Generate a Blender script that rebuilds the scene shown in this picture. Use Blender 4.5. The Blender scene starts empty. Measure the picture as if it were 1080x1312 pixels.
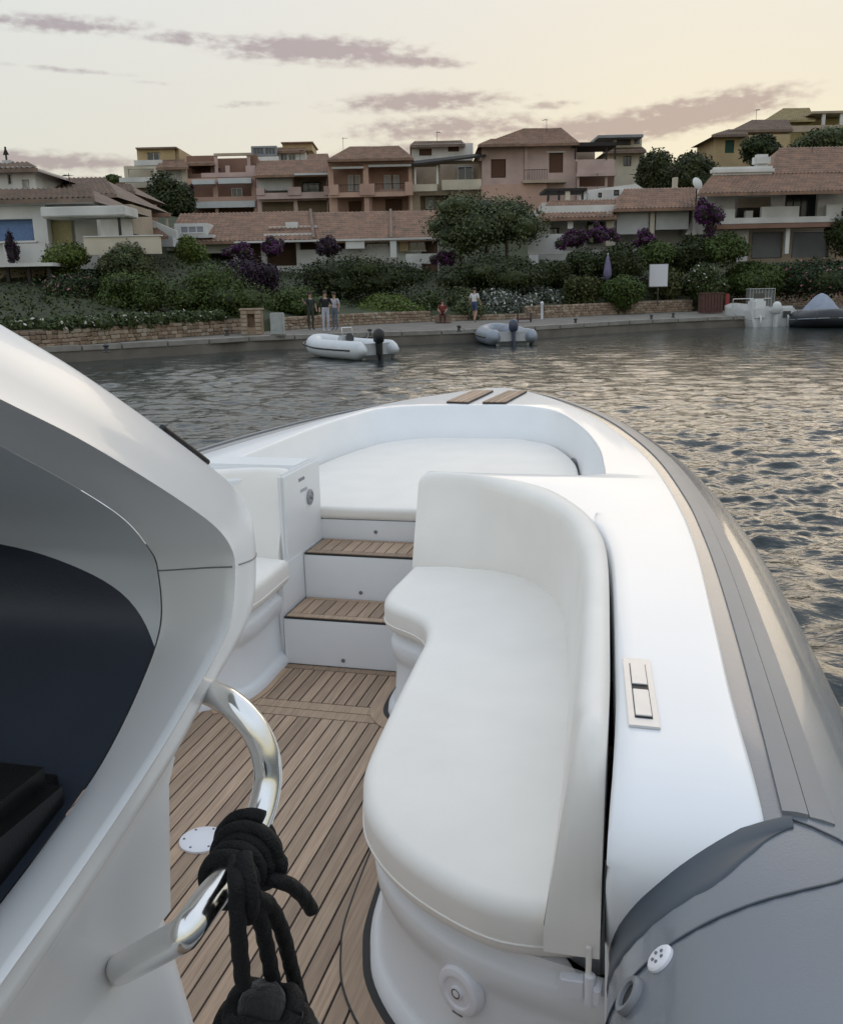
import bpy, bmesh, math, random
import numpy as np
from mathutils import Vector, Matrix
random.seed(7); rng = np.random.default_rng(7)
scene = bpy.context.scene
COL = scene.collection
R_ = math.radians

# ------------------------------------------------------------------ camera
F = 1200.0; PX, PY = 540.0, 656.0; HC = 1.55          # photograph pixels, camera height over the boat floor
def _n(v): return v/np.linalg.norm(v)
_a = _n(np.array([305., -291., F]))                   # boat axis seen by the camera
_t = np.array([5140., 176., -F]); _t = _n(_t-_a*(_t@_a))
_u = np.cross(_t, _a); _u = -_u if _u[1] > 0 else _u
RM = np.stack([_t, _a, _u])
CAMP = np.array([0, 0, HC])
cam_d = bpy.data.cameras.new('camera'); cam = bpy.data.objects.new('camera', cam_d); COL.objects.link(cam)
rx, ry, rz = RM@np.array([1., 0, 0]), RM@np.array([0, -1., 0]), RM@np.array([0, 0, -1.])
cam.matrix_world = Matrix(((rx[0], ry[0], rz[0], 0), (rx[1], ry[1], rz[1], 0), (rx[2], ry[2], rz[2], HC), (0, 0, 0, 1)))
cam_d.sensor_fit = 'VERTICAL'; cam_d.sensor_height = 24.0; cam_d.lens = 24.0*F/1312.0
cam_d.clip_start = 0.05; cam_d.clip_end = 6000
scene.camera = cam

# ------------------------------------------------------------------ sky, sun, exposure
SUN_AZ, SUN_EL = 3.0, 3.0           # degrees; azimuth clockwise from +Y
w = bpy.data.worlds.new('World'); scene.world = w; w.use_nodes = True
nt = w.node_tree; nt.nodes.clear()
def N(t, **k):
    n = nt.nodes.new(t)
    for a, b in k.items(): setattr(n, a, b)
    return n
def LK(a, b): nt.links.new(a, b)
def M(op, a, b=None, c=None):
    n = N('ShaderNodeMath', operation=op)
    for i, v in enumerate((a, b, c)):
        if v is None: continue
        if isinstance(v, (int, float)): n.inputs[i].default_value = v
        else: LK(v, n.inputs[i])
    return n.outputs[0]
def MIX(bt, fac, a, b):
    n = N('ShaderNodeMix', data_type='RGBA', blend_type=bt)
    for i, v in ((0, fac), (6, a), (7, b)):
        if isinstance(v, (int, float)): n.inputs[i].default_value = v
        elif isinstance(v, tuple): n.inputs[i].default_value = v
        else: LK(v, n.inputs[i])
    return n.outputs[2]
sky = N('ShaderNodeTexSky', sky_type='NISHITA'); sky.sun_disc = False
sky.sun_elevation = R_(SUN_EL); sky.sun_rotation = R_(SUN_AZ)
sky.air_density = 1.0; sky.dust_density = 1.6; sky.ozone_density = 1.0
geo = N('ShaderNodeTexCoord'); sep = N('ShaderNodeSeparateXYZ'); LK(geo.outputs['Generated'], sep.inputs[0])
sx, sy, sz = sep.outputs
az = M('ARCTAN2', sx, sy); el = M('ARCSINE', sz)
az = M('MULTIPLY', az, 57.2958); el = M('MULTIPLY', el, 57.2958)
hs = N('ShaderNodeHueSaturation'); hs.inputs['Saturation'].default_value = 1.75
gm = N('ShaderNodeGamma'); gm.inputs['Gamma'].default_value = 0.095; LK(sky.outputs[0], gm.inputs['Color']); LK(gm.outputs[0], hs.inputs['Color']); skyc = hs.outputs[0]
zen = N('ShaderNodeMapRange', interpolation_type='SMOOTHSTEP'); zen.inputs['From Min'].default_value = 4.0; zen.inputs['From Max'].default_value = 48.0; LK(el, zen.inputs['Value'])
skyc = MIX('MULTIPLY', 1.0, skyc, MIX('MIX', zen.outputs[0], (0.93, 0.93, 0.885, 1), (1.24, 1.32, 1.46, 1)))      # hazy cream low down, bluer overhead
# cloud coordinates: azimuth stretched so that the noise makes low flat bars
cv = N('ShaderNodeCombineXYZ'); LK(M('MULTIPLY', az, 0.16), cv.inputs[0]); LK(M('MULTIPLY', el, 0.55), cv.inputs[1])
nz = N('ShaderNodeTexNoise'); nz.inputs['Scale'].default_value = 1.0; nz.inputs['Detail'].default_value = 8; nz.inputs['Roughness'].default_value = 0.62
LK(cv.outputs[0], nz.inputs['Vector'])
cv2 = N('ShaderNodeCombineXYZ'); LK(M('MULTIPLY', az, 1.1), cv2.inputs[0]); LK(M('MULTIPLY', el, 2.6), cv2.inputs[1])
nz2 = N('ShaderNodeTexNoise'); nz2.inputs['Scale'].default_value = 1.0; nz2.inputs['Detail'].default_value = 4; nz2.inputs['Roughness'].default_value = 0.52
LK(cv2.outputs[0], nz2.inputs['Vector'])
dens = None
CLOUDS = [  # azimuth, elevation, half width, half height, tilt, weight
    (-33.0, 13.8, 5.2, 0.50, 0.0, 1.1), (-26.5, 13.4, 3.6, 0.45, -0.05, 0.95), (-19.5, 12.95, 6.4, 0.75, -0.035, 1.3), (-14.0, 12.35, 3.2, 0.36, -0.06, 1.05),
    (-13.6, 10.3, 5.4, 0.62, 0.01, 1.2), (-12.0, 8.9, 6.4, 0.85, 0.02, 1.1), (-14.5, 7.7, 5.6, 0.7, 0.05, 1.05), (-6.2, 9.9, 2.0, 0.26, 0.02, .85),
    (1.4, 9.1, 5.4, 0.85, 0.09, 1.6), (-3.2, 8.5, 5.6, 0.85, 0.04, 1.5), (-37.0, 7.1, 9.0, 0.60, 0.0, 1.3), (-33.0, 6.1, 7.0, 0.4, 0.0, 1.0),
    (-32.5, 11.65, 4.6, 0.2, -0.03, 0.65), (-23.5, 10.25, 2.2, 0.26, 0.06, 0.8), (-28.5, 11.2, 2., .18, -.03, .55),
    (38., 10., 9., .8, 0., 1.), (62., 13., 12., 1.0, 0.02, 1.), (-70., 11., 12., 0.9, 0., 1.), (-110., 14., 14., 1.2, .02, 1.), (120., 12., 14., 1.1, 0., 1.), (175., 13., 15., 1.2, 0., 1.)]
for (a0, e0, ha, he, tl, wt) in CLOUDS:
    da = M('SUBTRACT', az, a0); de = M('SUBTRACT', M('SUBTRACT', el, e0), M('MULTIPLY', da, tl))
    q = M('ADD', M('POWER', M('DIVIDE', M('ABSOLUTE', da), ha), 2.0), M('POWER', M('DIVIDE', M('ABSOLUTE', de), he), 2.0))
    g = M('MULTIPLY', M('EXPONENT', M('MULTIPLY', q, -0.9)), wt)
    dens = g if dens is None else M('MAXIMUM', dens, g)
nn = M('ADD', M('MULTIPLY', M('SUBTRACT', nz2.outputs[0], 0.5), 2.1), M('MULTIPLY', M('SUBTRACT', nz.outputs[0], 0.5), 1.3))
cl = N('ShaderNodeMapRange', interpolation_type='SMOOTHSTEP'); cl.inputs['From Min'].default_value = 0.30; cl.inputs['From Max'].default_value = 1.15
LK(M('ADD', dens, M('MULTIPLY', nn, M('ADD', M('MULTIPLY', dens, 0.8), 0.12))), cl.inputs['Value'])
up_mask = N('ShaderNodeMapRange'); up_mask.inputs['From Min'].default_value = 2.0; up_mask.inputs['From Max'].default_value = 5.0; LK(el, up_mask.inputs['Value'])
cfac = M('MULTIPLY', M('MULTIPLY', cl.outputs[0], up_mask.outputs[0]), 0.9)
final = MIX('MIX', cfac, skyc, MIX('MULTIPLY', 1.0, skyc, (0.56, 0.485, 0.54, 1)))
bgn = N('ShaderNodeBackground'); bgn.inputs['Strength'].default_value = 0.15; LK(final, bgn.inputs['Color'])
wo = N('ShaderNodeOutputWorld'); LK(bgn.outputs[0], wo.inputs['Surface'])

sl = bpy.data.lights.new('sun', 'SUN'); sun = bpy.data.objects.new('sun', sl); COL.objects.link(sun)
sl.energy = 0.12; sl.angle = R_(40); sl.color = (1.0, 0.80, 0.58)
_az, _el = R_(SUN_AZ), R_(SUN_EL+4)
sun.rotation_euler = Vector((math.sin(_az)*math.cos(_el), math.cos(_az)*math.cos(_el), math.sin(_el))).to_track_quat('Z', 'Y').to_euler()
sun.location = (0, 40, 60)
vs = scene.view_settings; vs.view_transform = 'Standard'; vs.look = 'None'; vs.gamma = 1.0; vs.use_curve_mapping = False
vs.exposure = 2.28

# ------------------------------------------------------------------ pixel helpers (a pixel gives a direction; the plane it lies on gives the distance)
HF = RM[:2, 2]/np.linalg.norm(RM[:2, 2]); HR = np.array([HF[1], -HF[0]])
VIEW_YAW = math.atan2(HR[1], HR[0])
def ray(x, y): return RM@np.array([x-PX, y-PY, F])
def atz(x, y, z): d = ray(x, y); return CAMP+d*((z-HC)/d[2])
def aty(x, y, Y): d = ray(x, y); return CAMP+d*(Y/d[1])
def atx(x, y, X): d = ray(x, y); return CAMP+d*(X/d[0])
def atd(x, y, D): d = ray(x, y); return CAMP+d*(D/(d[:2]@HF))
def uz(x, y, D): p = atd(x, y, D); return p[:2]@HR, p[2]           # view-aligned right offset and height at depth D

# ------------------------------------------------------------------ materials
MATS = {}
def mat(name, col, rough=0.5, var=0.08, vscale=6.0, bump=0.0, bscale=40.0, metal=0.0, coat=0.0, spec=0.5, island=0.0, hue=None, emis=None, sheen=0.0):
    if name in MATS: return MATS[name]
    m = bpy.data.materials.new(name); m.use_nodes = True; t = m.node_tree; b = t.nodes['Principled BSDF']
    b.inputs['Roughness'].default_value = rough; b.inputs['Metallic'].default_value = metal
    b.inputs['Coat Weight'].default_value = coat; b.inputs['Coat Roughness'].default_value = 0.06
    b.inputs['Specular IOR Level'].default_value = spec
    if sheen: b.inputs['Sheen Weight'].default_value = sheen
    tc = t.nodes.new('ShaderNodeTexCoord')
    nz = t.nodes.new('ShaderNodeTexNoise'); nz.inputs['Scale'].default_value = vscale; nz.inputs['Detail'].default_value = 6
    t.links.new(tc.outputs['Object'], nz.inputs['Vector'])
    cr = t.nodes.new('ShaderNodeValToRGB'); cr.color_ramp.elements[0].position = 0.3; cr.color_ramp.elements[1].position = 0.7
    c = np.array(col)
    lo = c*(1-var); hi = np.minimum(c*(1+var), 1.0)
    if hue is not None: lo = np.array(hue)
    cr.color_ramp.elements[0].color = (*lo, 1); cr.color_ramp.elements[1].color = (*hi, 1)
    t.links.new(nz.outputs[0], cr.inputs[0]); out = cr.outputs[0]
    if island:
        g = t.nodes.new('ShaderNodeNewGeometry'); mr = t.nodes.new('ShaderNodeMapRange')
        mr.inputs['To Min'].default_value = 1-island; mr.inputs['To Max'].default_value = 1+island
        t.links.new(g.outputs['Random Per Island'], mr.inputs['Value'])
        hv = t.nodes.new('ShaderNodeHueSaturation'); t.links.new(out, hv.inputs['Color']); t.links.new(mr.outputs[0], hv.inputs['Value']); out = hv.outputs[0]
    t.links.new(out, b.inputs['Base Color'])
    if bump:
        n2 = t.nodes.new('ShaderNodeTexNoise'); n2.inputs['Scale'].default_value = bscale; n2.inputs['Detail'].default_value = 5
        t.links.new(tc.outputs['Object'], n2.inputs['Vector'])
        bp = t.nodes.new('ShaderNodeBump'); bp.inputs['Strength'].default_value = bump; bp.inputs['Distance'].default_value = 0.01
        t.links.new(n2.outputs[0], bp.inputs['Height']); t.links.new(bp.outputs[0], b.inputs['Normal'])
    if emis:
        b.inputs['Emission Color'].default_value = (*emis[0], 1); b.inputs['Emission Strength'].default_value = emis[1]
    MATS[name] = m; return m
def teak(name):
    m = mat(name, (0.30, 0.225, 0.165), 0.62, 0.1, 3.0); t = m.node_tree; b = t.nodes['Principled BSDF']
    tc = t.nodes.new('ShaderNodeTexCoord'); mp = t.nodes.new('ShaderNodeMapping'); mp.inputs['Scale'].default_value = (160, 6, 60)
    oi = t.nodes.new('ShaderNodeObjectInfo'); ad = t.nodes.new('ShaderNodeVectorMath'); ad.operation = 'ADD'
    sc_ = t.nodes.new('ShaderNodeVectorMath'); sc_.operation = 'SCALE'; sc_.inputs['Scale'].default_value = 31.0
    cb = t.nodes.new('ShaderNodeCombineXYZ'); [t.links.new(oi.outputs['Random'], cb.inputs[i]) for i in range(3)]
    t.links.new(cb.outputs[0], sc_.inputs[0]); t.links.new(tc.outputs['Object'], mp.inputs[0]); t.links.new(mp.outputs[0], ad.inputs[0]); t.links.new(sc_.outputs[0], ad.inputs[1])
    nz = t.nodes.new('ShaderNodeTexNoise'); nz.inputs['Scale'].default_value = 1.0; nz.inputs['Detail'].default_value = 5; t.links.new(ad.outputs[0], nz.inputs['Vector'])
    cr = t.nodes.new('ShaderNodeValToRGB'); cr.color_ramp.elements[0].position = 0.25; cr.color_ramp.elements[1].position = 0.75
    cr.color_ramp.elements[0].color = (0.285, 0.18, 0.11, 1); cr.color_ramp.elements[1].color = (0.48, 0.325, 0.205, 1)
    t.links.new(nz.outputs[0], cr.inputs[0])
    hv = t.nodes.new('ShaderNodeHueSaturation'); mr = t.nodes.new('ShaderNodeMapRange'); mr.inputs['To Min'].default_value = 0.80; mr.inputs['To Max'].default_value = 1.22
    t.links.new(oi.outputs['Random'], mr.inputs['Value']); t.links.new(mr.outputs[0], hv.inputs['Value']); hv.inputs['Saturation'].default_value = 0.9
    t.links.new(cr.outputs[0], hv.inputs['Color']); t.links.new(hv.outputs[0], b.inputs['Base Color'])
    bp = t.nodes.new('ShaderNodeBump'); bp.inputs['Strength'].default_value = 0.25; bp.inputs['Distance'].default_value = 0.002
    t.links.new(nz.outputs[0], bp.inputs['Height']); t.links.new(bp.outputs[0], b.inputs['Normal'])
    return m

# ------------------------------------------------------------------ mesh helpers
class MB:
    def __init__(s): s.v = []; s.f = []
    def add(s, vs, fs):
        o = len(s.v); s.v += [tuple(map(float, p)) for p in vs]; s.f += [tuple(i+o for i in f) for f in fs]; return s
    def box(s, x0, x1, y0, y1, z0, z1):
        return s.add([(x0,y0,z0),(x1,y0,z0),(x1,y1,z0),(x0,y1,z0),(x0,y0,z1),(x1,y0,z1),(x1,y1,z1),(x0,y1,z1)],
                     [(0,3,2,1),(4,5,6,7),(0,1,5,4),(1,2,6,5),(2,3,7,6),(3,0,4,7)])
    def grid(s, rows, closed=False, cap=False):
        nr, nc = len(rows), len(rows[0]); vs = [p for r in rows for p in r]; fs = []
        for i in range(nr-1):
            for j in range(nc if closed else nc-1):
                k = (j+1) % nc; fs.append((i*nc+j, i*nc+k, (i+1)*nc+k, (i+1)*nc+j))
        if cap: fs += [tuple(range(nc))[::-1], tuple((nr-1)*nc+j for j in range(nc))]
        return s.add(vs, fs)
    def tube(s, path, rad, n=12, cap=True, flat=None):
        P = [np.array(p, float) for p in path]; rows = []; prev = None
        for i, p in enumerate(P):
            t = _n(P[min(i+1, len(P)-1)]-P[max(i-1, 0)])
            if prev is None:
                a = np.array([0, 0, 1.]) if abs(t[2]) < 0.9 else np.array([1., 0, 0]); x = _n(np.cross(a, t))
            else: x = _n(prev-t*(prev@t))
            prev = x; y = np.cross(t, x); r = rad[i] if hasattr(rad, '__len__') else rad
            rows.append([p+r*(math.cos(2*math.pi*k/n)*x+math.sin(2*math.pi*k/n)*y) for k in range(n)])
        return s.grid(rows, True, cap)
    def rope(s, path, r, strands=3, lay=.045, n=18):
        P = resample(path, max(8, int(np.linalg.norm(np.diff(np.array(path, float), axis=0), axis=1).sum()/.0035))); rows = []; prev = None; L = 0.0
        for i, p in enumerate(P):
            t = _n(P[min(i+1, len(P)-1)]-P[max(i-1, 0)])
            if prev is None: a = np.array([0, 0, 1.]) if abs(t[2]) < 0.9 else np.array([1., 0, 0]); x = _n(np.cross(a, t))
            else: x = _n(prev-t*(prev@t)); L += np.linalg.norm(P[i]-P[i-1])
            prev = x; y = np.cross(t, x)
            rows.append([p+r*(.93+.10*abs(math.cos(strands*(f/2)-L*math.pi*strands/lay*.5))+.05*abs(math.cos(strands*f/2+L*math.pi*strands/lay*.5)))*(math.cos(f)*x+math.sin(f)*y) for f in np.linspace(0, 2*math.pi, n+1)[:-1]])
        return s.grid(rows, True, True)
    def lathe(s, prof, c=(0,0,0), axis=(0,0,1), n=20):
        ax = _n(np.array(axis, float)); a = np.array([1., 0, 0]) if abs(ax[0]) < 0.9 else np.array([0, 1., 0])
        x = _n(np.cross(a, ax)); y = np.cross(ax, x); c = np.array(c, float)
        rows = [[c+h*ax+r*(math.cos(2*math.pi*k/n)*x+math.sin(2*math.pi*k/n)*y) for k in range(n)] for r, h in prof]
        return s.grid(rows, True, True)
    def prism(s, poly, z0, z1):
        n = len(poly); return s.add([(x, y, z0) for x, y in poly]+[(x, y, z1) for x, y in poly],
            [tuple(range(n))[::-1], tuple(range(n, 2*n))]+[(i, (i+1) % n, n+(i+1) % n, n+i) for i in range(n)])
    def build(s, name, m, parent=None, smooth=False, loc=None, auto=None, bevel=0.0, fixn=True, seg=2):
        me = bpy.data.meshes.new(name); me.from_pydata(s.v, [], s.f); me.update()
        if fixn or bevel:
            bm = bmesh.new(); bm.from_mesh(me)
            if bevel: bmesh.ops.remove_doubles(bm, verts=bm.verts, dist=1e-5)
            bmesh.ops.recalc_face_normals(bm, faces=bm.faces)
            if bevel: bmesh.ops.bevel(bm, geom=[e for e in bm.edges if e.calc_face_angle(0) > 0.6], offset=bevel, segments=seg, affect='EDGES', clamp_overlap=True)
            bm.to_mesh(me); bm.free()
        return link(name, me, m, parent, smooth, loc, auto)
def link(name, me, m, parent=None, smooth=False, loc=None, auto=None):
    if m is not None: me.materials.clear(); me.materials.append(m if not isinstance(m, str) else MATS[m])
    if smooth or auto:
        me.polygons.foreach_set('use_smooth', [True]*len(me.polygons))
        if auto: me.set_sharp_from_angle(angle=R_(auto))
    o = bpy.data.objects.new(name, me); COL.objects.link(o)
    if parent is not None: o.parent = parent
    if loc is not None: o.location = loc
    return o
def empty(name, label, cat, loc=(0,0,0), rz=0.0, group=None):
    o = bpy.data.objects.new(name, None); COL.objects.link(o); o.location = loc; o.rotation_euler = (0, 0, rz); o.empty_display_size = 0.2
    return tag(o, label, cat, group)
def tag(o, label, cat, group=None):
    o['label'] = label; o['category'] = cat
    if group: o['group'] = group
    return o
def kind(o, k): o['kind'] = k; return o
def dup(root, loc, rz=None, label=None, sc=None):
    r = root.copy(); COL.objects.link(r); r.location = loc
    if rz is not None: r.rotation_euler = (0, 0, rz)
    if sc is not None: r.scale = sc
    if label: r['label'] = label
    for ch in [c for c in bpy.data.objects if c.parent == root]:
        c = ch.copy(); COL.objects.link(c); c.parent = r
        for g in [k for k in bpy.data.objects if k.parent == ch]:
            d = g.copy(); COL.objects.link(d); d.parent = c
    return r
def catmull(pts, n=8, closed=False):
    P = [np.array(p, float) for p in pts]; out = []; L = len(P)
    for i in range(L if closed else L-1):
        if closed: p0, p1, p2, p3 = P[(i-1) % L], P[i], P[(i+1) % L], P[(i+2) % L]
        else: p0, p1, p2, p3 = P[max(i-1, 0)], P[i], P[i+1], P[min(i+2, L-1)]
        for k in range(n):
            t = k/n; out.append(0.5*((2*p1)+(-p0+p2)*t+(2*p0-5*p1+4*p2-p3)*t*t+(-p0+3*p1-3*p2+p3)*t**3))
    if not closed: out.append(P[-1])
    return out
def resample(pts, n):
    P = np.array(pts, float); s = np.r_[0, np.cumsum(np.linalg.norm(np.diff(P, axis=0), axis=1))]
    t = np.linspace(0, s[-1], n); return np.stack([np.interp(t, s, P[:, k]) for k in range(P.shape[1])], 1)
def slab(name, outlines, z0, z1, bev, m, parent=None, res=3, smooth=True):
    """closed 2-D outlines (first the rim, then holes) -> solid with rounded edges"""
    cu = bpy.data.curves.new(name, 'CURVE'); cu.dimensions = '2D'; cu.fill_mode = 'BOTH'
    for ol in outlines:
        sp = cu.splines.new('POLY'); sp.points.add(len(ol)-1)
        for i, p in enumerate(ol): sp.points[i].co = (p[0], p[1], 0, 1)
        sp.use_cyclic_u = True
    cu.extrude = max((z1-z0)/2-bev, 0.0005); cu.bevel_depth = bev; cu.bevel_resolution = res; cu.offset = -bev
    ob = bpy.data.objects.new(name, cu); COL.objects.link(ob); dg = bpy.context.evaluated_depsgraph_get()
    me = bpy.data.meshes.new_from_object(ob.evaluated_get(dg)); bpy.data.objects.remove(ob); bpy.data.curves.remove(cu)
    bm = bmesh.new(); bm.from_mesh(me); bmesh.ops.remove_doubles(bm, verts=bm.verts, dist=2e-5); bmesh.ops.recalc_face_normals(bm, faces=bm.faces)
    bmesh.ops.translate(bm, verts=bm.verts, vec=(0, 0, (z0+z1)/2)); bm.to_mesh(me); bm.free(); me.name = name
    return link(name, me, m, parent, auto=35 if smooth else None)
def text(name, body, size, m, parent, mw, ext=0.0008):
    cu = bpy.data.curves.new(name, 'FONT'); cu.body = body; cu.size = size; cu.extrude = ext; cu.align_x = 'CENTER'; cu.align_y = 'CENTER'
    ob = bpy.data.objects.new(name, cu); COL.objects.link(ob); dg = bpy.context.evaluated_depsgraph_get()
    me = bpy.data.meshes.new_from_object(ob.evaluated_get(dg)); bpy.data.objects.remove(ob); bpy.data.curves.remove(cu)
    me.transform(mw); return link(name, me, m, parent)
# ------------------------------------------------------------------ materials of the boat
gel = mat('gelcoat', (0.80, 0.81, 0.825), 0.30, 0.015, 3.0, coat=0.22, bump=0.012, bscale=7, spec=.4)
gel_i = mat('gelcoat_inner', (0.78, 0.79, 0.80), 0.36, 0.02, 4.0, coat=0.08, spec=.4)
vinyl = mat('cream_vinyl', (0.825, 0.79, 0.735), 0.50, 0.03, 5.0, bump=0.14, bscale=7, sheen=0.1)
tubem = mat('tube_fabric', (0.15, 0.166, 0.19), 0.24, 0.10, 2.5, bump=0.06, bscale=260, coat=.35)
tubes_ = mat('tube_strip', (0.20, 0.205, 0.215), 0.40, 0.06, 6.0)
tubed = mat('shaded_collar', (0.055, 0.068, 0.085), 0.5, 0.06, 8.0)  # dark trim tone includes the shade of the cove; seams share it
blackr = mat('black_rubber', (0.012, 0.012, 0.013), 0.55, 0.1)
caulk = mat('caulk', (0.03, 0.026, 0.024), 0.7, 0.1)
teakm = teak('teak')
steel = mat('polished_steel', (0.80, 0.79, 0.77), 0.16, 0.02, 30, metal=1.0)
dashm = mat('dash_navy', (0.020, 0.027, 0.042), 0.5, 0.15, 4.0, bump=0.05, bscale=200)
blackv = mat('black_vinyl', (0.006, 0.006, 0.006), 0.30, 0.1, 5.0, bump=0.08, bscale=250)
plast = mat('white_plastic', (0.78, 0.77, 0.80), 0.35, 0.02)
greyp = mat('grey_plastic', (0.16, 0.16, 0.18), 0.45, 0.05)
linerm = mat('console_liner', (0.50, 0.53, 0.56), 0.4, 0.03, 3)

# ------------------------------------------------------------------ water
WL = -0.6; VIEW_YAW_N = R_(172)
def make_water():
    inside = np.linspace(R_(-44), R_(21), 640); left = np.linspace(R_(-180), R_(-44), 34)[:-1]; right = np.linspace(R_(21), R_(180), 40)[1:]
    th = np.r_[left, inside, right]
    r = np.r_[0.05, np.geomspace(1.0, 8.0, 170)[:-1], 1/np.linspace(1/8., 1/62., 440), 75, 100, 150, 300]
    T, RR = np.meshgrid(th, r); X = RR*np.sin(T); Y = RR*np.cos(T)
    g = np.random.default_rng(3); Z = np.zeros_like(X); cell = np.maximum(np.gradient(r), r*.0018)[:, None]
    for k in range(110):
        lam = 0.10*(1.15/0.10)**g.random(); a = VIEW_YAW_N+g.normal(0, 0.7); ph = g.random()*6.28
        kx, ky = math.sin(a)*2*math.pi/lam, math.cos(a)*2*math.pi/lam
        f = np.clip((lam/cell-2.2)/2.5, 0.0, 1); pha = kx*X+ky*Y+ph
        Z += 0.0039*lam**0.92*f*(np.sin(pha)+0.3*np.sin(2*pha+1.3))
    env = 0.85+0.3*np.sin(X*0.21+1.0)*np.sin(Y*0.17+0.4)
    Z = Z*env*np.clip(1.2-RR/300, 0, 1)+WL
    nr, nc = X.shape
    V = np.stack([X, Y, Z], -1).reshape(-1, 3)
    i = np.arange(nr-1)[:, None]*nc+np.arange(nc-1)[None]
    Fc = np.stack([i, i+1, i+nc+1, i+nc], -1).reshape(-1, 4)
    me = bpy.data.meshes.new('water'); me.from_pydata(V.tolist(), [], Fc[:, ::-1].tolist()); me.update()
    m = bpy.data.materials.new('sea_water'); m.use_nodes = True; t = m.node_tree; b = t.nodes['Principled BSDF']
    b.inputs['Base Color'].default_value = (0.024, 0.033, 0.033, 1); b.inputs['Roughness'].default_value = 0.06; b.inputs['IOR'].default_value = 1.333
    tc = t.nodes.new('ShaderNodeTexCoord'); h = None
    for sc_, st, rz_ in ((2.2, 0.9, 0.5), (6.5, 0.5, -0.35), (17.0, 0.26, 0.2)):
        mp = t.nodes.new('ShaderNodeMapping'); mp.inputs['Rotation'].default_value = (0, 0, rz_); mp.inputs['Scale'].default_value = (0.62, 1.0, 1)
        nz = t.nodes.new('ShaderNodeTexNoise'); nz.inputs['Scale'].default_value = sc_; nz.inputs['Detail'].default_value = 3; nz.inputs['Distortion'].default_value = 0.6
        t.links.new(tc.outputs['Object'], mp.inputs[0]); t.links.new(mp.outputs[0], nz.inputs['Vector'])
        mu = t.nodes.new('ShaderNodeMath'); mu.operation = 'MULTIPLY'; mu.inputs[1].default_value = st; t.links.new(nz.outputs[0], mu.inputs[0])
        if h is None: h = mu.outputs[0]
        else:
            ad = t.nodes.new('ShaderNodeMath'); t.links.new(h, ad.inputs[0]); t.links.new(mu.outputs[0], ad.inputs[1]); h = ad.outputs[0]
    bp = t.nodes.new('ShaderNodeBump'); bp.inputs['Strength'].default_value = 1.0; bp.inputs['Distance'].default_value = 0.026
    t.links.new(h, bp.inputs['Height']); t.links.new(bp.outputs[0], b.inputs['Normal'])
    return kind(link('water', me, m, smooth=True), 'structure')
make_water()

# ------------------------------------------------------------------ the boat
boat = empty('rigid_inflatable_boat', 'large white and grey inflatable boat with cream seats, teak floor and helm console', 'boat')
CL = -1.24; DZ = 0.765
def mx(x): return 2*CL-x
# plan curves read off the photograph
A_front = [(-.10,1.50),(-.242,1.49),(-.372,1.545),(-.49,1.635),(-.579,1.75),(-.622,1.86),(-.648,1.976),(-.67,2.262),(-.689,2.596),(-.70,2.79),(-.735,2.92),(-.795,2.995),(-.885,3.06),(-.938,3.13),(-.955,3.25),(-.95,3.42),(-.945,3.575)]
S_line = [(-.945,3.576),(-.714,3.593),(-.509,3.499),(-.367,3.327),(-.284,3.065),(-.228,2.654),(-.202,2.381),(-.172,1.9),(-.158,1.44)]
T_px = [(552,612),(610,616),(685,640),(725,667),(742,705),(747,740),(744,805),(739,870),(736,900)]
T_line = [(-.945,3.70)]+[tuple(atz(x, y, .785)[:2]) for x, y in T_px]+[(-.118,1.60),(-.118,1.44)]
G_line = [(-.945,3.825)]+[tuple(atz(x, y, .77)[:2]) for x, y in [(640,619),(700,632),(740,655),(765,680),(778,720),(781,850),(779,920)]]+[(-.060,1.44)]
G_s = resample(catmull(G_line, 10), 200)
def g_x(Y): i = np.argsort(G_s[75:, 1]); return float(np.interp(Y, G_s[75:, 1][i], G_s[75:, 0][i]))
O_out = [(.200,1.30),(.187,1.346),(.178,1.543),(.166,1.831),(.157,2.24),(.136,2.952),(.087,3.624),(-.024,4.454),(-.203,5.292),(-.435,6.112),(-.785,6.975),(-1.08,7.46),(-1.24,7.58)]
P_out = [(-1.40,7.43),(-1.629,7.03),(-1.80,6.65),(-1.99,5.95),(-2.14,4.98),(-2.22,4.23),(-2.30,3.3),(-2.34,2.0),(-2.36,0.5),(-2.36,-2.4)]
O_s = np.array(catmull(O_out, 10)); 
def o_x(Y): return float(np.interp(Y, O_s[:, 1], O_s[:, 0]))

# starboard side deck: one smooth sheet that rolls down into the aft bulkhead
st = [(1.50,0.0),(1.44,.2),(1.40,.3),(1.345,.45),(1.30,.56),(1.283,.63),(1.283,.68),(1.30,.718),(1.335,.745),(1.39,.759),(1.46,.764),(1.55,DZ),(1.7,DZ),(1.9,DZ),(2.1,DZ),(2.35,DZ),(2.6,DZ),(2.85,DZ),(3.1,DZ),(3.3,DZ)]
stp = np.array(catmull(st, 4)); rows = []
for Y, z in stp:
    xi = g_x(max(Y, 1.44))+0.013; xo = o_x(max(Y, 1.346)); nrm = 1.0 if Y > 1.45 else 0.0
    vert = z < 0.70
    if vert: xi -= 0.0
    row = [(xi, Y+(0.12 if vert else 0.0), z-(0.0 if vert else 0.20)), (xi, Y+(0.008 if vert else 0), z-(0.0 if vert else 0.008)), (xi+0.008, Y, z)]
    for k in range(1, 6): row.append((xi+0.008+(xo-0.014-xi-0.008)*k/6.0, Y, z))
    row += [(xo-.012, Y, z), (xo-.003, Y, z-.003), (xo, Y, z-.010), (xo+.002, Y, z-.035)]
    rows.append(row)
MB().grid(rows).build('side_deck', gel, boat, auto=50)
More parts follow.
